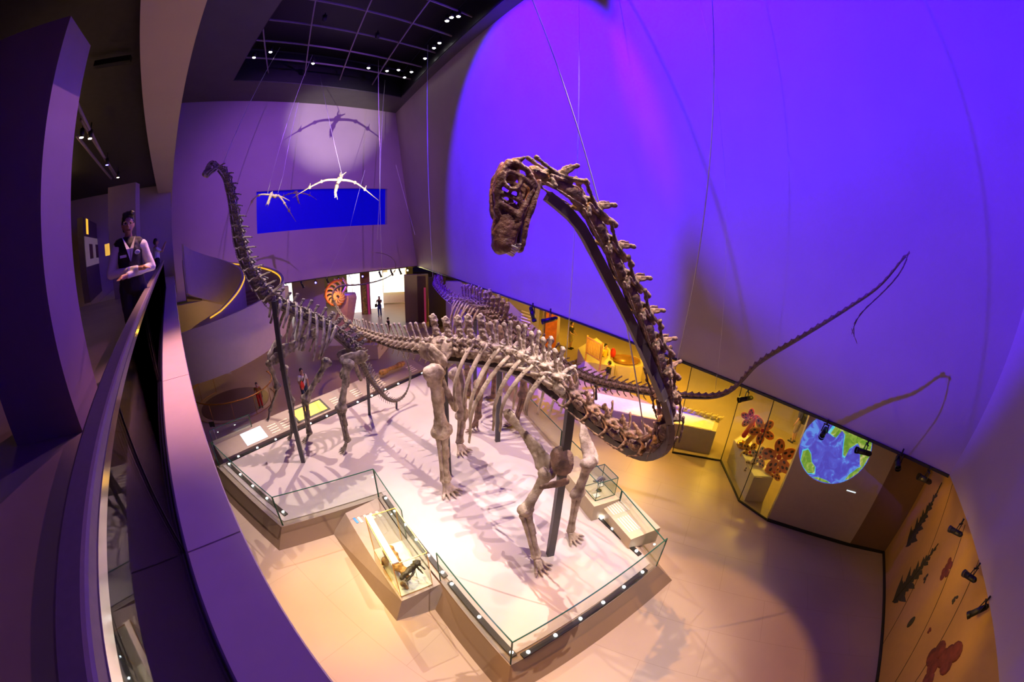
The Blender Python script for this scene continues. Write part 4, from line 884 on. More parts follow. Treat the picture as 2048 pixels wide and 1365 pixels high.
cable([at(556, 386, 18), atz(600, 200, 16.8)+V((0, 0, 0))] if False else [at(556, 386, 18), at(566, 352, 18), at(597, 205, 18.5)], 'thin cable to the right wing of the left flying reptile', .010)
cable([at(684, 350, 16), atz(640, 150, 16.8)], 'thin cable to the head of the right flying reptile', .009)
cable([at(755, 480, 17), at(760, 380, 17), atz(770, 160, 16.8)], 'long vertical cable in front of the blue window', .011)
cable([at(765, 548, 17.9), at(760, 300, 17), atz(757, 120, 16.8)], 'long vertical cable holding the looping tail tip', .013)
cable([at(830, 470, 20), at(792, 330, 22)], 'slanting cable near the room corner', .010)
cable(up_to(at(866, 555, 18.5), at(866, 555, 18.5)+V((-.2, -.6, 6)), 15.9), 'vertical cable on the blue wall right of the corner', .008)
cable([at(652, 560, 17), at(700, 455, 17.5), at(730, 340, 18)], 'faint cable crossing the lower edge of the blue window', .006)
# ------------------------------------------------------------------ flying reptiles
def flyer(c, sp, head, left, right, body, legs, label, m, D):
    g = thing('pterosaur_skeleton', c, label, 'pterosaur skeleton', 'hanging pterosaur skeletons')
    r = sp*.010
    mb = MB(); mb.chain(body, [r*2.2, r*2.6, r*1.4]); mb.ell(body[1], (r*3.5, r*3, r*3)); put('body_bones', mb, m, g, vox=r*.8, amp=r*.6, nscale=3/r*.05+6)
    mb = MB(); mb.chain(head, [r*2.6, r*1.8, r*.5]); h2 = [p+V((.03, 0, -.08)) for p in head]; mb.chain([head[0], h2[1], h2[2]+V((.08, 0, 0))], [r*1.3, r*.9, r*.4]); mb.cap(head[0], head[0]-(head[1]-head[0])*.55, r*1.2, r*.4); put('skull', mb, m, g, vox=r*.7, amp=r*.3, nscale=12)
    for wng in (left, right):
        P_, L = spline(wng, 16); mb = MB(); mb.tube(P_, [r*(1.5-1.25*i/15) for i in range(16)], 7)
        for k in (5, 9): mb.ell(P_[k], (r*2, r*2, r*2), seg=8, rings=6)
        mb.cap(P_[9], P_[9]+V((0, 0, -.0))+(P_[9]-P_[8])*.1+V((.05, 0, .16)), r*.7, r*.3, seg=6); put('wing_bones', mb, m, g)
    for l in legs:
        mb = MB(); mb.chain(l, [r*1.0, r*.8, r*.5], seg=7); put('leg_bones', mb, m, g)
    return g
D = 18
flyer(at(548, 394, D), 3.2, A_((543, 388, D), (538, 400, D-.3), (531, 412, D-.6)), A_((540, 390, D), (520, 390, D), (505, 402, D), (492, 430, D)), A_((556, 390, D), (566, 402, D), (572, 412, D), (592, 444, D)), A_((541, 391, D), (550, 393, D), (557, 391, D)), [A_((556, 391, D), (568, 396, D), (579, 402, D)), A_((556, 391, D), (566, 395, D+.2), (578, 401, D+.3))], 'cream flying reptile skeleton at left, its wings spread before the blue window', M['bonec'], D)
D = 16
flyer(at(678, 365, D), 3.4, A_((674, 372, D-.1), (671, 382, D-.2), (670, 396, D-.3)), A_((675, 360, D), (650, 361, D), (625, 372, D), (585, 396, D)), A_((680, 360, D), (700, 362, D), (718, 370, D), (758, 402, D)), A_((676, 366, D), (680, 358, D), (684, 350, D+.2)), [A_((682, 354, D), (686, 350, D+.2), (692, 345, D+.4)), A_((681, 354, D), (680, 350, D), (681, 346, D))], 'pale flying reptile skeleton at right, soaring high before the end wall', M['bonec'], D)
D = 22
flyer(at(590, 387, D), 3.0, A_((594, 390, D), (595, 398, D), (598, 408, D)), A_((590, 386, D), (578, 388, D), (566, 393, D), (552, 400, D)), A_((592, 386, D), (606, 387, D), (620, 391, D), (634, 400, D)), A_((588, 386, D), (591, 385, D), (594, 383, D)), [A_((592, 388, D), (596, 395, D), (598, 402, D))], 'dark flying reptile skeleton farthest back, small against the blue window', M['boned'], D)
w0 = atplane(672, 245, V((e0.x, e0.y, 0)), EN); b0_ = at(678, 365, 16); spot(b0_+(b0_-w0)*.8, w0, WHITE, 26000, 19, .8, .02)
# ------------------------------------------------------------------ gallery beneath the long wall
def top(o, l, c, g=None): return tag(o, l, c, g)
def blockq(px, z0, z1, m, name, label, cat, group=None):
    q = [atz(*p, z1) for p in px]; mb = MB(); mb.prism([q2(p) for p in q], z0, z1); o = put(name, mb, m, None, smooth=False, bevel=.01); return tag(o, label, cat, group)
# stone block with copper bowl behind the tail
b = thing('stone_water_block', (-8.9, 19, 0), 'pinkish stone block with a copper bowl on the floor behind the small skeleton', 'stone block')
mb = MB(); mb.prism([(-10.6, 18.0), (-7.2, 18.6), (-7.3, 20.6), (-10.3, 21.0)], 0, .85); put('block', mb, M['stone'], b, smooth=False, bevel=.03)
mb = MB(); mb.tube([(-8.1, 19.6, .851), (-8.1, 19.6, .93)], [.72, .80], 28, cap=False); mb.cyl((-8.1, 19.6, .852), .70, .02, 28); put('bowl', mb, M['copper'], b)
# nautilus sculpture
nt_ = thing('shell_sculpture', (-11.3, 22.3, 0), 'glowing ribbed spiral shell sculpture on a twisted pink pillar by the end wall', 'sculpture')
nc = at(675, 593, 25.2); vx = V((.9, .43, 0)).normalized(); vz = V((0, 0, 1))
for i in range(22):
    a0 = R(20+i*27); rr_ = 1.25*math.exp(-i*.085); p0 = nc+(vx*math.cos(a0)+vz*math.sin(a0))*rr_*.28; pm = nc+(vx*math.cos(a0+.45)+vz*math.sin(a0+.45))*rr_*.75-vx.cross(vz)*.0; p1 = nc+(vx*math.cos(a0+.9)+vz*math.sin(a0+.9))*rr_
    P_, _ = spline([p0, pm, p1], 8); mb = MB(); mb.tube(P_, [.05, .06, .075, .085, .09, .085, .07, .05], 6); put('shell_rib', mb, M['naut'], nt_)
    
P_ = [nc+(vx*math.cos(R(a+20))+vz*math.sin(R(a+20)))*1.27*math.exp(-(a/27)*.085) for a in range(50, 560, 9)]
mb = MB(); mb.tube(P_, [.10*math.exp(-i/60) for i in range(len(P_))], 8); put('shell_rim', mb, M['orange'], nt_)
mb = MB(); mb.tube([nc+V((-.2, .8, -3.1)), nc+V((-.2, .8, -2.2)), nc+V((.2, .8, -1.2)), nc+V((.3, .9, -.2)), nc+V((.3, .9, .0))], [1.0, .7, .6, .7, .65], 6); put('pillar', mb, M['pinkstone'], nt_, smooth=False)
point(nc+V((.0, -.7, 0)), ORANGE, 40); point(nc+V((0, .8, -1.5)), ORANGE, 60)
# panels and lit columns beyond the end wall
def upright(pxl, pxr, pyb, D, z1, m, name, label, cat, depth=.4, group=None):
    a = at(pxl, pyb, D); b = at(pxr, pyb, D); a.z = b.z = 0; d = (b-a).normalized(); n = V((-d.y, d.x, 0)); mb = MB()
    mb.hexa([a, b, b+n*depth, a+n*depth], [p+V((0, 0, z1)) for p in (a, b, b+n*depth, a+n*depth)]); o = put(name, mb, m, None, smooth=False); return tag(o, label, cat, group)
upright(592, 655, 640, 31, 3.5, M['purplewall'], 'partition_wall', 'plain purple partition left of the shell sculpture', 'partition')
upright(566, 588, 620, 33, 3.4, M['lit'], 'light_box', 'small bright panel at the foot of the staircase parapet', 'lit panel')
upright(697, 706, 612, 34, 3.5, M['lit'], 'light_box', 'narrow bright panel just right of the pink pillar', 'lit panel')
upright(707, 724, 616, 32, 3.5, M['lit'], 'light_box', 'bright panel left of the brown poster column', 'lit panel')
upright(724, 743, 632, 31, 3.5, mat('brown_column', (.22, .10, .04), .5), 'poster_column', 'brown poster column with an oval leaf picture beyond the end wall', 'poster column')
o = upright(727, 735, 632, 30.95, 2.4, mat('leaf_print', (.5, .4, .05), .5, col2=(.1, .12, .02)), 'leaf_poster', 'green and yellow leaf picture on the brown poster column', 'poster', .03)
o = upright(737, 741, 632, 30.95, 2.6, mat('pink_strip', (.6, .05, .18), .5, emit=(1, .1, .3), es=.1), 'pink_strip', 'narrow pink strip on the brown poster column', 'poster', .03)
upright(742, 768, 624, 33, 3.5, M['lit'], 'light_box', 'broad bright white panel behind the woman taking a picture', 'lit panel')
ls = thing('lit_shelf_wall', at(788, 590, 34), 'grid of bright white lit boxes on the far wall', 'shelves')
for i in range(5):
    for j in range(4):
        if j == 3 and i == 0: continue
        a = at(767+i*8.8, 575, 34); z = 1.15+j*.62; b = at(767+(i+1)*8.8-.7, 575, 34); mb = MB(); mb.hexa([V((a.x, a.y, z)), V((b.x, b.y, z)), V((b.x, b.y+.2, z)), V((a.x, a.y+.2, z))], [V((a.x, a.y, z+.56)), V((b.x, b.y, z+.56)), V((b.x, b.y+.2, z+.56)), V((a.x, a.y+.2, z+.56))]); put('lit_box', mb, M['litw'], ls, smooth=False)
mb = MB(); a = at(764, 575, 34.3); b = at(812, 575, 34.3); mb.bar((a.x, a.y+.2, 1.9), (b.x, b.y+.2, 1.9), .1, 3.6); put('back_board', mb, M['sand'], ls, smooth=False)
o = upright(811, 858, 640, 27.5, 3.5, mat('mirror_case', (.28, .24, .10), .15, var=.05, metal=.3), 'glass_fronted_case', 'olive glass-fronted case reflecting the gallery, left of the blue lit neck', 'display case', .5)
o = upright(836, 853, 628, 27.3, 3.4, mat('brown_reveal', (.09, .04, .03), .3), 'dark_poster', 'dark brown tall poster on the olive glass-fronted case', 'poster', .05)
o = upright(848, 852, 600, 27.2, 2.6, mat('pink_strip_b', (.7, .05, .18), .5, emit=(1, .1, .3), es=.12), 'pink_strip', 'thin pink upright strip on the dark brown tall poster', 'poster', .03)
upright(858, 892, 628, 26, 3.5, M['gdark'], 'dark_partition', 'dark partition directly behind the blue lit neck bones', 'partition')
upright(892, 1015, 628, 24, 3.5, M['gwall'], 'olive_partition', 'olive partition behind the tall spines of the middle skeleton', 'partition')
upright(1015, 1075, 700, 19, 3.5, M['gwall'], 'text_partition', 'olive partition printed with rows of small text beneath the long wall', 'partition')
for k in range(6):
    a = at(1043-k*.5, 622+k*6, 18.9); b = at(1062-k*.5, 628+k*6, 18.9); mb = MB(); mb.bar(a, b, .02, .05); tag(put('printed_text_line', mb, M['paper'], None, smooth=False), f'line {["one","two","three","four","five","six"][k]} of pale text from the top on the olive text partition', 'text', 'text lines on the olive partition')
# orange angular showcase
o = upright(1082, 1117, 690, 22, 3.5, M['sand'], 'angular_pillar', 'tall yellow angular pillar with an orange top, beneath the long wall', 'pillar', .6)
o = upright(1090, 1113, 668, 21.8, 3.5, M['orange'], 'orange_panel', 'bright orange panel on the angular yellow pillar', 'panel', .1)
# wedge bench with wooden rack
wd_ = thing('wedge_desk', at(1200, 730, 17), 'big orange wedge-shaped desk beneath the long wall, before the boy in black', 'display desk')
q = [atz(1153, 730, .0), atz(1166, 760, 0), atz(1225, 770, 0), atz(1216, 732, 0), atz(1190, 706, 0)]
mb = MB(); mb.prism([q2(p) for p in q], 0, .95); put('desk_body', mb, M['sand'], wd_, smooth=False, bevel=.02)
rk = thing('wooden_rack', at(1190, 690, 17), 'wooden rack of upright slats on the orange wedge desk', 'rack')
ra_ = at(1174, 688, 17.3); rb_ = at(1203, 707, 16.3); ra_.z = .95; rb_.z = .95
for s in (0, 1):
    p = ra_.lerp(rb_, s); mb = MB(); mb.bar(p, p+V((0, 0, 1.3)), .07, .07, (1, 0, 0)); put('rack_post', mb, M['wood'], rk, smooth=False)
for z in (.45, 1.2): mb = MB(); mb.bar(ra_+V((0, 0, z)), rb_+V((0, 0, z)), .05, .07); put('rack_rail', mb, M['wood'], rk, smooth=False)
for i in range(9): p = ra_.lerp(rb_, (i+1)/10); mb = MB(); mb.bar(p+V((0, 0, .45)), p+V((0, 0, 1.2)), .03, .05, (1, 0, 0)); put('rack_slat', mb, M['wood'], rk, smooth=False)
rs = thing('round_bowl_plinth', (6.2, 17.2, 0), 'octagonal yellow plinth with a copper bowl beneath the long wall', 'plinth')
cc = at(1254, 700, 18.2); cc.z = 0
mb = MB(); mb.cyl(cc, .98, .9, 8, .98); put('plinth_body', mb, M['sand'], rs, smooth=False); mb = MB(); mb.tube([cc+V((0, 0, .9)), cc+V((0, 0, .97))], [.68, .74], 24, cap=False); mb.cyl(cc+V((0, 0, .902)), .66, .02, 24); put('bowl', mb, M['copper'], rs)
# long white showcase desks behind the neck
sd = thing('long_display_desk', (5.2, 12.2, 0), 'long cream display desk with a glowing top, seen behind the curving neck', 'display desk')
q = [atz(1175, 782, .95), atz(1180, 812, .95), atz(1432, 864, .95), atz(1440, 838, .95)]
mb = MB(); mb.prism([q2(p) for p in q], 0, .95); put('desk_body', mb, M['sand'], sd, smooth=False)
mb = MB(); mb.prism([q2(p.lerp((q[0]+q[2])/2, .06)) for p in q], .951, .965); put('desk_top', mb, M['white'], sd, smooth=False)
for k in range(9):
    p = atz(1345+k*12, 812+k*3.2, 1.05); mb = MB(); mb.ell(p, (.14, .10, .07)); mb.cap(p, p+V((.2, .05, .05)), .05, .03); mb.cap(p, p+V((-.12, .14, .08)), .05, .02); o = put('pale_fossil', mb, M['bonec'], None, vox=.03, amp=.05, nscale=8); tag(o, f'pale fossil lump on the long display desk, number {["one","two","three","four","five","six","seven","eight","nine"][k]} from the neck', 'fossil', 'fossils on the long display desk')
mb = MB(); q = [atz(1288, 822, .97), atz(1300, 880, 0), atz(1345, 885, 0), atz(1348, 840, .97)]
# flower showcase
fd = thing('flower_desk', (8.3, 9.6, 0), 'angled cream desk under the red and orange flower models', 'display desk')
q = [atz(1468, 880, .9), atz(1508, 955, .9), atz(1546, 958, .9), atz(1492, 865, .9)]
mb = MB(); mb.prism([q2(p) for p in q], 0, .9); put('desk_body', mb, M['sand'], fd, smooth=False)
mb = MB(); mb.prism([q2(p.lerp((q[0]+q[2])/2, .05)) for p in q], .901, .912); put('desk_top', mb, M['white'], fd, smooth=False)
petal = mat('petal_orange', (.75, .22, .04), .5, var=.2); petalw = mat('petal_cream', (.75, .6, .35), .5); dot = mat('petal_spot', (.04, .01, .01), .6); dotb = mat('petal_spot_teal', (.02, .16, .2), .5)
for k, (px, py, D, r_, m_, d_, l) in enumerate(((1558, 915, 11.0, .42, petal, dot, 'largest orange flower model with dark oval spots, front right'), (1520, 915, 11.2, .26, petalw, dotb, 'pale flower model with teal spots low in the middle'), (1500, 905, 11.6, .26, mat('petal_yellow', (.75, .42, .03), .5), dot, 'yellow flower model with dark spots at left'), (1525, 862, 11.8, .34, petal, dot, 'orange flower model with dark spots, topmost'), (1548, 945, 10.9, .24, mat('petal_amber', (.8, .35, .05), .5), dot, 'amber flower model nearest the floor'), (1500, 838, 12.2, .26, mat('petal_red', (.7, .08, .03), .5), dot, 'red flower model with dark spots at the back left'), (1502, 935, 11.0, .20, petalw, dot, 'small pale flower model at the near end of the desk'))):
    c = at(px, py, D); g = thing('flower_model', c, l, 'flower model', 'flower models in the corner showcase')
    r_ = r_*1.3; vd = (EYE-c).normalized(); x = vd.cross(V((0, 0, 1))).normalized(); y = x.cross(vd)
    for i in range(5):
        a = i*2*PI/5+.3*k; d = x*math.cos(a)+y*math.sin(a); t = -x*math.sin(a)+y*math.cos(a); rot = Matrix((d, t, vd)).transposed()
        mb = MB(); mb.ell(c+d*r_*.6, (r_*.45, r_*.32, .03), rot); pt = put('petal', mb, m_, g)
        for u, v in ((.42, -.1), (.6, .12), (.8, -.05)): mb = MB(); mb.ell(c+d*r_*u+t*r_*v+vd*.025, (r_*.12, r_*.08, .012), rot, 8, 5); put('petal_spot', mb, d_, pt)
    mb = MB(); mb.ell(c+vd*.03, (r_*.16,)*3); put('flower_centre', mb, M['red'], g)
for k, (px, py, D, m_, l) in enumerate(((1498, 855, 12, M['red'], 'upright red tube model behind the flowers'), (1505, 868, 11.9, M['yellow'], 'slanting yellow tube model crossing the red one'))):
    c = at(px, py, D); mb = MB(); mb.cap(c+V((-.1, 0, -.3)), c+V((.15+.2*k, 0, .3)), .09, .07); tag(put('tube_model', mb, m_, None), l, 'model')
mb = MB(); mb.ell(at(1484, 890, 11.9), (.2, .2, .14)); tag(put('amber_bowl_model', mb, M['gold'], None), 'round golden bowl model left of the flowers', 'model')
# tall glass front of the corner showcase
def bigpane(a, b, z1, label):
    a = V(a); b = V(b); a.z = b.z = 0; g = thing('gallery_glass_wall', (a+b)/2, label, 'glass wall', 'glass fronts of the corner showcase'); mb = MB(); mb.bar(a+V((0, 0, z1/2)), b+V((0, 0, z1/2)), .015, z1); put('pane', mb, M['glass'], g, smooth=False)
    mb = MB(); mb.bar(a, b, .05, .10); mb.bar(a, a+V((0, 0, z1)), .02, .02, (1, 0, 0)); put('frame', mb, M['black'], g, smooth=False)
bigpane((5.7, 10.45, 0), (7.36, 9.75, 0), 3.5, 'glass front beside the long display desk, left of the flowers')
bigpane((7.36, 9.75, 0), (6.95, 7.57, 0), 3.5, 'tall glass front before the flower models')
bigpane((6.95, 7.57, 0), (7.44, 6.53, 0), 3.5, 'narrow tall glass front touching the globe wall')
# globe picture on its wall
gl = thing('globe_picture', g0+gd*1.2+V((0, 0, 1.6)), 'round projected picture of the blue and green Earth on the cream wall', 'projected picture')
gc = atplane(1668, 862, g0+gn*.01, gn); ge = atplane(1598, 905, g0+gn*.01, gn); gr = 1.0
bpt = atplane(1665, 972, g0+gn*.01, gn); lft = atplane(1598, 905, g0+gn*.01, gn); rgt = atplane(1741, 898, g0+gn*.01, gn)
gc = (lft+rgt)/2; gr = (rgt-lft).length/2*1.02; gc.z = bpt.z+gr
def disc(c, r, n=48, off=0, sh=lambda a: 1):
    return [c+gn*off+(gd*math.cos(2*PI*i/n)+V((0, 0, 1))*math.sin(2*PI*i/n))*r*sh(2*PI*i/n) for i in range(n)]
def flat(name, pts, m, par, t=.004):
    n = len(pts); mb = MB(); mb.add(pts+[p+gn*t for p in pts], [tuple(range(n-1, -1, -1)), tuple(range(n, 2*n))]+[(i, (i+1) % n, n+(i+1) % n, n+i) for i in range(n)]); return put(name, mb, m, par, smooth=False)
def projmat(name, c1, c2, c3, sc_=3, es=.8):
    m = bpy.data.materials.new(name); m.use_nodes = True; nt = m.node_tree; b = nt.nodes['Principled BSDF']; tc = nt.nodes.new('ShaderNodeTexCoord'); n = nt.nodes.new('ShaderNodeTexNoise'); n.inputs['Scale'].default_value = sc_; n.inputs['Detail'].default_value = 3; n.inputs['Distortion'].default_value = 1.5
    r = nt.nodes.new('ShaderNodeValToRGB'); r.color_ramp.elements[0].color = (*c1, 1); r.color_ramp.elements[0].position = .4; r.color_ramp.elements[1].color = (*c3, 1); r.color_ramp.elements[1].position = .62; e = r.color_ramp.elements.new(.55); e.color = (*c2, 1)
    nt.links.new(tc.outputs['Object'], n.inputs['Vector']); nt.links.new(n.outputs['Fac'], r.inputs['Fac']); nt.links.new(r.outputs['Color'], b.inputs['Emission Color']); b.inputs['Emission Strength'].default_value = es; b.inputs['Base Color'].default_value = (.1, .1, .1, 1); return m
oc = flat('ocean', disc(gc, gr), projmat('projected_ocean', (.07, .06, .55), (.09, .11, .70), (.12, .32, .90)), gl)
land = projmat('projected_land', (.12, .30, .02), (.30, .45, .05), (.62, .60, .22), 4); shal = projmat('projected_shallows', (.05, .5, .8), (.1, .65, .85), (.2, .75, .8), 4)
def lp(pts, off, m, name):
    flat(name, [gc+gn*off+gd*(x*gr)+V((0, 0, y*gr)) for x, y in pts], m, gl, .002)
asia = [(-.28, .96), (-.22, .62), (-.30, .35), (-.12, .28), (-.02, .50), (.10, .42), (.16, .18), (.26, -.10), (.34, -.12), (.36, .12), (.52, .30), (.62, .22), (.70, .05), (.82, -.22), (.93, -.30), (.99, .05), (.92, .38), (.72, .69), (.40, .91), (0, .995)]
def grow(p, k): cx = sum(q[0] for q in p)/len(p); cy = sum(q[1] for q in p)/len(p); return [((x-cx)*k+cx, (y-cy)*k+cy) for x, y in p]
def clampc(p): return [(x, y) if x*x+y*y < .985 else (x*.99/math.hypot(x, y), y*.99/math.hypot(x, y)) for x, y in p]
aus = [(-.84, -.30), (-.72, -.22), (-.6, -.32), (-.5, -.52), (-.36, -.62), (-.30, -.80), (-.48, -.85), (-.66, -.72), (-.80, -.56)]
south = [(-.30, -.93), (0, -.97), (.25, -.95), (.1, -.90), (-.15, -.88)]
afr = [(.96, -.20), (.80, -.34), (.66, -.55), (.60, -.74), (.70, -.69), (.86, -.48)]
for nm, s_ in (('asia', asia), ('australia', aus), ('ice', south), ('africa', afr)):
    lp(clampc(grow(s_, 1.12)), .005, shal, 'shallow_sea'); lp(clampc(s_), .008, land, 'land')
t = atplane(1693, 982, g0+gn*.01, gn); flat('caption', [t, t+gd*.3, t+gd*.3+V((0, 0, .03)), t+V((0, 0, .03))], M['screen'], gl)
# prints on the fern wall
def fw(px, py): return atplane(px, py, f0-FN*.006, FN)
def fern(p0, p1, wmax, label, n=15):
    a = fw(*p0); b = fw(*p1); t = (b-a); L = t.length; t.normalize(); s = t.cross(FN).normalized(); g = thing('fern_print', a, label, 'wall print', 'plant prints on the amber wall')
    mb = MB(); mb.bar(a-FN*.004, b-FN*.004, .03, .008); put('stem', mb, M['fernink'], g, smooth=False)
    for i in range(n):
        f = i/n
        for sd_ in (-1, 1):
            c = a.lerp(b, .04+.94*f); w_ = wmax*(1-f)**.8*(.75+.35*math.sin(i*2.3+sd_)); tip = c+s*sd_*w_+t*w_*.75; mid = (c+tip)/2; h_ = L/n*1.5*(1-.5*f)
            mb = MB(); pts = [c-t*h_*.3, mid-t*h_*.35, tip, mid+t*h_*.6, c+t*h_*.5]; k = len(pts); mb.add(pts+[p-FN*.004 for p in pts], [tuple(range(k)), tuple(range(2*k-1, k-1, -1))]+[(j, (j+1) % k, k+(j+1) % k, k+j) for j in range(k)]); put('leaflet', mb, M['fernink'], g, smooth=False)
fern((1812, 1095), (1884, 966), .40, 'upper dark fern frond printed on the amber wall')
fern((1785, 1205), (1877, 1088), .50, 'lower and larger dark fern frond printed on the amber wall', 13)
for k, (c, r_, l) in enumerate((((1893, 1140), .22, 'upright red flower print right of the lower fern'), ((1822, 1245), .16, 'dark oval seed print low on the amber wall'), ((1882, 1320), .5, 'large reddish flower print at the bottom of the amber wall'), ((1858, 1263), .08, 'tiny reddish print above the large flower print'), ((1910, 1200), .09, 'small dark insect print near the lowest spotlight'), ((1851, 1158), .10, 'small dark curled print right of the lower fern tip'))):
    cc = fw(*c); u_ = FU; mb = MB(); random.seed(k+3)
    for j in range(1 if k == 1 else 9):
        o_ = V((0, 0, 0)) if k == 1 else u_*random.uniform(-.5, .5)*r_+V((0, 0, random.uniform(-.9, .9)*r_)); mb.ell(cc+o_, (.004, r_*(.4 if k != 1 else .6), r_*(.35 if k != 1 else 1)), Matrix((FN, u_, V((0, 0, 1)))).transposed(), 10, 6)
    tag(put('plant_print', mb, M['redink'] if k in (0, 2, 3) else M['fernink'], None), l, 'wall print', 'small prints on the amber wall')
mb = MB()
for (a, b) in (((1905, 968), (1765, 1290)), ((1930, 1050), (1790, 1365)), ((1958, 1120), (1830, 1365))): mb.bar(fw(*a), fw(*b), .006, .012)
o = put('trim_3', mb, M['fernink'], None, smooth=False); o['kind'] = 'structure'
# gallery lamps
for p, e in (((1.5, 24, 3.3), 130), ((5.5, 20, 3.3), 130), ((8.5, 15.5, 3.3), 110), ((6.0, 13.6, 3.2), 90), ((8.5, 12.0, 3.2), 90), ((9.3, 9.3, 3.2), 70), ((11.5, 8.2, 3.0), 30), ((-3, 30, 3.3), 120), ((3.5, 15.6, 3.2), 90)): point(p, GOLD, e*4.2)
for p, e, c in (((-10, 33, 3.3), 160, (1, .8, .3)), ((-14, 28.5, 3.2), 60, WARM), ((-6.5, 33.5, 3.2), 110, GOLD), ((-9.8, 33.5, 3.0), 70, (1, .85, .4)), ((-15.5, 18.5, 3.0), 25, GOLD), ((-17.5, 16.0, 3.0), 20, GOLD)): point(p, c, e*2.4)
spot((6.7, 1.9, 3.3), (9.5, 1.9, 1.8), GOLD, 42, 110, .8); spot((5.6, .6, 3.3), (8.4, .4, 1.6), GOLD, 36, 110, .8); spot((8.4, 3.3, 3.4), (10.1, 3.0, 2.0), ORANGE, 22, 100, .8)
spot((6.5, 4.0, 3.4), (8.6, 5.6, 1.2), (1, .72, .4), 18, 100, .9)
spot((-6.8, 15.5, 9), (-6.8, 12.5, .5), ORANGE, 900, 70, .9); spot((3.3, 8.9, 9), (2.4, 6.9, .8), GOLD, 900, 26, .8); spot((4.8, 11.5, 3.3), (5.0, 9.9, 0), GOLD, 520, 95, .8)
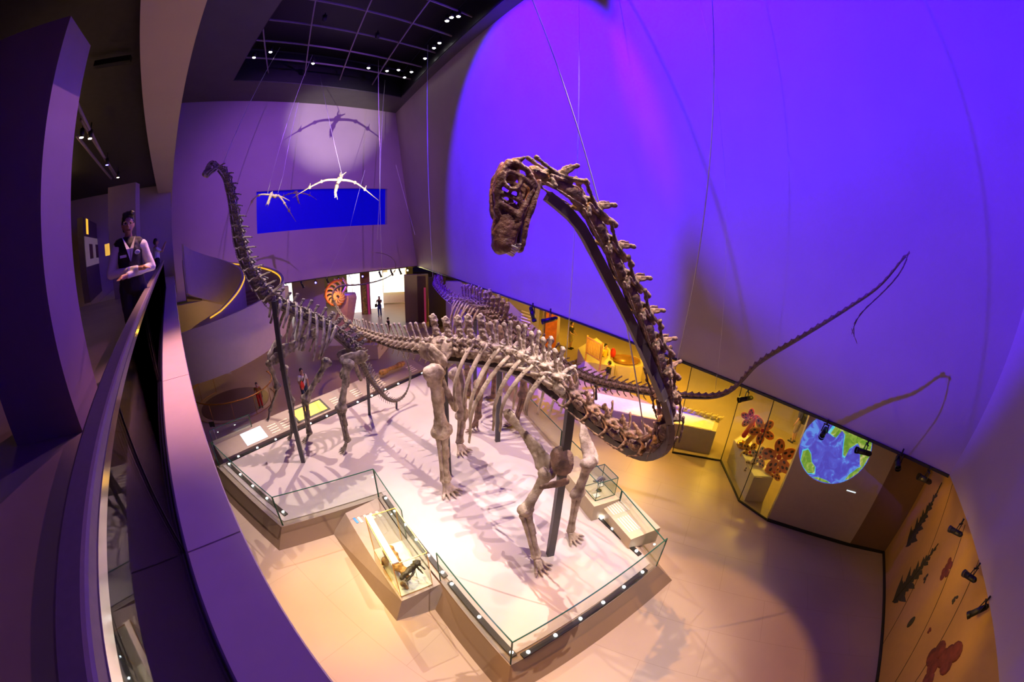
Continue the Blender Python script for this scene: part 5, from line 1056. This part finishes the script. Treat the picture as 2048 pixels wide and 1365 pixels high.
# ------------------------------------------------------------------ people
def person(x, y, z0, heading, H, label, top_m, leg_m, hair_m=None, arms=None, seat=False, long_hair=False, bare_leg=.0, backpack=None, skin=None, sleeves=1.0, vest=None, detail=False, tilt=0, bag=None, group='museum visitors', crouch=0):
    g = thing('person', (x, y, z0), label, 'person', group); s = H/1.75; f = V((math.cos(heading), math.sin(heading), 0)); l = V((-f.y, f.x, 0)); O_ = V((x, y, z0))
    skin = skin or M['skin']
    def q(a, b, c): return O_+f*a*s+l*b*s+V((0, 0, c*s-crouch*s*(1 if c > .5 else c/.5)))
    b = MB()
    for d in (-1, 1):
        kn = (.03, d*.1, .48)
        if seat or crouch: kn = (.30, d*.11, .55+crouch*.4)
        b.chain([q(0, d*.09, .92), q(*kn), q(-.02, d*.1, .09)], [.083*s, .055*s, .038*s]); b.cap(q(-.04, d*.1, .04), q(.16, d*.12, .035), .036*s, .03*s)
    b.chain([q(0, 0, .95), q(0, 0, 1.15), q(.0, 0, 1.36)], [.12*s, .115*s, .135*s], flat=1.0, up=l); b.cap(q(0, -.13, 1.38), q(0, .13, 1.38), .065*s, .065*s)
    b.cap(q(0, 0, 1.42), q(.015, 0, 1.52), .052*s, .05*s)
    hc_ = q(.03, 0, 1.63); b.ell(hc_, (.085*s, .072*s, .105*s), Matrix((f, l, V((0, 0, 1)))).transposed()); b.ell(q(.06, 0, 1.565), (.05*s, .05*s, .045*s), Matrix((f, l, V((0, 0, 1)))).transposed())
    b.cap(q(.105, 0, 1.635), q(.128, 0, 1.605), .010*s, .015*s); 
    for d in (-1, 1): b.ell(q(.02, d*.075, 1.62), (.02*s, .012*s, .03*s), Matrix((f, l, V((0, 0, 1)))).transposed(), 8, 6)
    if arms is None: arms = ((-.03, .24, 1.12), (.06, .25, .88))
    AR = []
    for d in (-1, 1):
        el, ha = arms if isinstance(arms[0][0], (int, float)) else arms[0 if d < 0 else 1]
        sh = q(0, d*.175, 1.38); e_ = q(el[0], d*el[1], el[2]); w_ = q(ha[0], d*ha[1], ha[2]); AR.append((sh, e_, w_))
        b.chain([sh, e_, w_], [.052*s, .040*s, .028*s]); dr_ = (w_-e_).normalized(); sd_ = dr_.cross(V((0, 0, 1))); sd_ = sd_.normalized() if sd_.length > .1 else f
        b.cap(w_, w_+dr_*.06*s, .030*s, .034*s, flat=.6)
        for k in range(4): p = w_+dr_*.085*s+sd_*(k-1.5)*.018*s; b.cap(p, p+dr_*(.06+.012*(1-abs(k-1.5)))*s-V((0, 0, .02*s)), .010*s, .008*s, seg=6)
        b.cap(w_+sd_*.03*s+dr_*.03*s, w_+sd_*.055*s+dr_*.075*s, .012*s, .009*s, seg=6)
    put('body', b, skin, g, vox=.014*s if detail else .02*s)
    h_ = MB(); RM = Matrix((f, l, V((0, 0, 1)))).transposed(); h_.ell(q(.0, 0, 1.665), (.098*s, .088*s, .098*s), RM); h_.ell(q(-.035, 0, 1.62), (.075*s, .082*s, .09*s), RM)
    if long_hair: h_.chain([q(-.06, 0, 1.62), q(-.08, 0, 1.45), q(-.09, 0, 1.28)], [.08*s, .085*s, .05*s])
    if detail: h_.chain([q(.05, -.04, 1.74), q(.06, .05, 1.745)], [.035*s, .04*s]); h_.ell(q(0, 0, 1.73), (.08*s, .07*s, .05*s), RM)
    put('hair', h_, hair_m or M['hair'], g, vox=.012*s, amp=.008*s, nscale=40)
    t = MB(); t.chain([q(0, 0, .98), q(0, 0, 1.15), q(0, 0, 1.33)], [.135*s, .132*s, .148*s], up=l); t.cap(q(0, -.15, 1.375), q(0, .15, 1.375), .078*s, .078*s)
    for sh, e_, w_ in AR:
        t.cap(sh, sh.lerp(e_, min(1, sleeves*2)), .066*s, .056*s)
        if sleeves > .6: t.cap(e_, e_.lerp(w_, .92), .053*s, .04*s)
    put('shirt', t, top_m, g, vox=.014*s, amp=.005*s, nscale=12)
    t = MB()
    for d in (-1, 1):
        kn = (.03, d*.1, .48)
        if seat or crouch: kn = (.30, d*.11, .55+crouch*.4)
        if bare_leg: a = q(0, d*.09, .92); k_ = q(*kn); t.cap(a, a.lerp(k_, .9), .10*s, .085*s)
        else: t.chain([q(0, d*.09, .92), q(*kn), q(-.02, d*.1, .1)], [.10*s, .075*s, .062*s])
    t.cap(q(0, -.05, .97), q(0, .05, .97), .125*s, .125*s); put('trousers', t, leg_m, g, vox=.016*s, amp=.008*s, nscale=12)
    t = MB()
    for d in (-1, 1): t.cap(q(-.05, d*.1, .045), q(.17, d*.12, .035), .047*s, .04*s)
    put('shoes', t, M['black'], g, vox=.014*s)
    if backpack: t = MB(); t.chain([q(-.2, 0, 1.05), q(-.2, 0, 1.32)], [.13*s, .12*s]); [t.cap(q(-.1, d*.1, 1.42), q(.1, d*.1, 1.3), .02*s, .02*s) for d in (-1, 1)]; o = put('backpack', t, backpack, None, vox=.02*s, amp=.01); tag(o, 'rucksack on the back of the ' + label, 'backpack'); o['label'] = bag_label(label)
    return g, q, AR
def bag_label(l): return 'rucksack worn by the '+' '.join(l.replace('person ', '').split()[:10]) + ' person'
# guard on the balcony
gp = at(255, 420, 5.2); hd_ = math.atan2(-.18, .98)-.35
g, q, AR = person(gp.x, gp.y, 5.85, hd_, 1.80, 'person in white shirt and black vest with glasses standing arms crossed by the balustrade', M['shirt'], M['vest'], arms=(((.04, .27, 1.12), (.24, -.10, 1.13)), ((.04, .27, 1.12), (.27, -.08, 1.08))), detail=True, skin=M['skin'], group='people on the balcony')
t = MB(); RM = None
v_ = MB(); v_.chain([q(-.01, 0, .97), q(-.01, 0, 1.15), q(-.01, 0, 1.34)], [.172, .168, .180]); v_.cap(q(-.01, -.115, 1.40), q(-.01, .10, 1.40), .098, .098)
cut = V(q(.2, 0, 1.5)); o = put('vest', v_, M['vest'], g, vox=.012, amp=.008, nscale=12)
for d in (-1, 1):
    t = MB(); pts = [q(.19, d*.004, 1.22), q(.195, d*.045, 1.36), q(.10, d*.085, 1.50), q(.185, d*.002, 1.36)]; t.add(pts+[p+(q(1, 0, 0)-q(0, 0, 0))*.012 for p in pts], [(0, 1, 2, 3), (7, 6, 5, 4), (0, 4, 5, 1), (1, 5, 6, 2), (2, 6, 7, 3), (3, 7, 4, 0)]); put('collar', t, M['shirt'], g, smooth=False)
t = MB(); t.box(q(.185, -.09, 1.29), (.012, .085, .03), hd_); put('name_badge', t, M['shirt'], g, smooth=False)
t = MB(); c = q(.187, .09, 1.31); t.ell(c, (.008, .036, .026), Matrix.Rotation(hd_, 3, 'Z')); put('round_emblem', t, mat('emblem', (.45, .5, .75), .4), g)
t = MB()
for d in (-1, 1):
    c = q(.118, d*.034, 1.645); rr_ = [c+(q(0, math.cos(R(a))*.028, math.sin(R(a))*.020)-q(0, 0, 0)) for a in range(0, 361, 30)]; t.tube(rr_, .003, 5)
    t.tube([q(.115, d*.062, 1.65), q(.02, d*.078, 1.65)], .003, 5)
t.tube([q(.122, -.008, 1.645), q(.122, .008, 1.645)], .003, 5); put('glasses', t, M['chrome'], g)
for d in (-1, 1): t = MB(); t.ell(q(.104, d*.032, 1.642), (.012, .014, .009)); put('eye', t, M['hair'], g)
t = MB(); t.cap(q(.108, -.02, 1.565), q(.108, .02, 1.565), .006, .006); put('mouth', t, M['redink'], g)
# visitor on the balcony with a phone
hp = bp(15.2, -.62); g, q, AR = person(hp.x, hp.y, 5.85, math.atan2(BN.y+.2*BU.y, BN.x+.2*BU.x), 1.68, 'person in white T-shirt photographing with a phone at the far end of the balcony', M['shirt'], M['vest'], arms=((.22, .2, 1.25), (.38, .05, 1.5)), sleeves=.3, group='people on the balcony')
t = MB(); t.box(q(.42, 0, 1.56), (.01, .14, .08), math.atan2(BN.y, BN.x)); tag(put('mobile_phone', t, M['chrome'], None, smooth=False), 'mobile phone held up by the person in white T-shirt on the balcony', 'phone')
# visitors below
def fp(px, py): return atz(px, py, 0)
p = fp(760, 633); g, q, AR = person(p.x, p.y, 0, -1.4, 1.62, 'person with long dark hair and jeans taking a picture before the white lit panel', M['vest'], M['denim'], arms=((.2, .22, 1.25), (.3, .05, 1.5)), long_hair=True, sleeves=.3)
t = MB(); c = q(-.05, -.3, .95); t.box(c, (.12, .28, .25)); t.tube([c+V((0, 0, .1)), q(0, .1, 1.45)], .012, 6); tag(put('shoulder_bag', t, M['black'], None, smooth=False), 'black shoulder bag of the person with long dark hair', 'bag')
p = fp(778, 672); person(p.x, p.y, 0, .8, 1.25, 'child with short black hair behind the tail vertebrae, seen from the back', M['vest'], M['khaki'])
p = fp(1140, 698); person(p.x, p.y, 0, -.6, 1.68, 'person in black T-shirt and shorts standing beneath the long wall', M['vest'], M['khaki'], arms=((.05, .25, 1.12), (.25, .15, 1.0)), sleeves=.3, bare_leg=1)
p = at(1218, 738, 16.3); person(p.x, p.y, 0, 2.7, 1.45, 'child in black T-shirt bending over the wedge desk', M['vest'], M['khaki'], arms=((.2, .2, 1.15), (.42, .12, 1.05)), sleeves=.3, bare_leg=1)
p = at(1209, 715, 18.3); person(p.x, p.y, 0, -1.0, 1.62, 'person in yellow top and black shorts half hidden by the wooden rack', M['yellow'], M['vest'], sleeves=.3, bare_leg=1)
t = MB(); c = V((p.x+.42, p.y, 1.15)); t.ell(c, (.14, .2, .26)); tag(put('red_bag', t, M['red'], None), 'red bag beside the person in yellow top', 'bag')
p = at(1577, 905, 15.5); person(p.x, p.y, 0, 1.9, 1.72, 'person in black T-shirt and shorts with a rucksack near the flower models', M['vest'], M['khaki'], sleeves=.3, bare_leg=1, backpack=M['black'])
p = at(612, 800, 15.6); g, q, AR = person(p.x, p.y, 0, -.6, 1.62, 'person in white top with black strap behind the small skeleton', M['shirt'], M['denim'], arms=((.06, .23, 1.12), (.2, .18, .95)), sleeves=.3)
t = MB(); t.ell(q(.16, -.12, 1.0), (.05, .15, .2)); tag(put('red_bag', t, M['red'], None), 'red bag of the person in white top with black strap', 'bag')
t = MB(); t.tube([q(.16, -.16, 1.05), q(.17, 0, 1.25), q(.06, .14, 1.46)], .022, 8); put('bag_strap', t, M['black'], g)
p = at(522, 812, 16.2); person(p.x, p.y, 0, -1.0, 1.15, 'small child in red and orange clothes by the round brass railing', mat('patterned_cloth', (.65, .10, .02), .7, col2=(.1, .25, .05), scale=14), M['red'], sleeves=.3)
p = fp(793, 700);
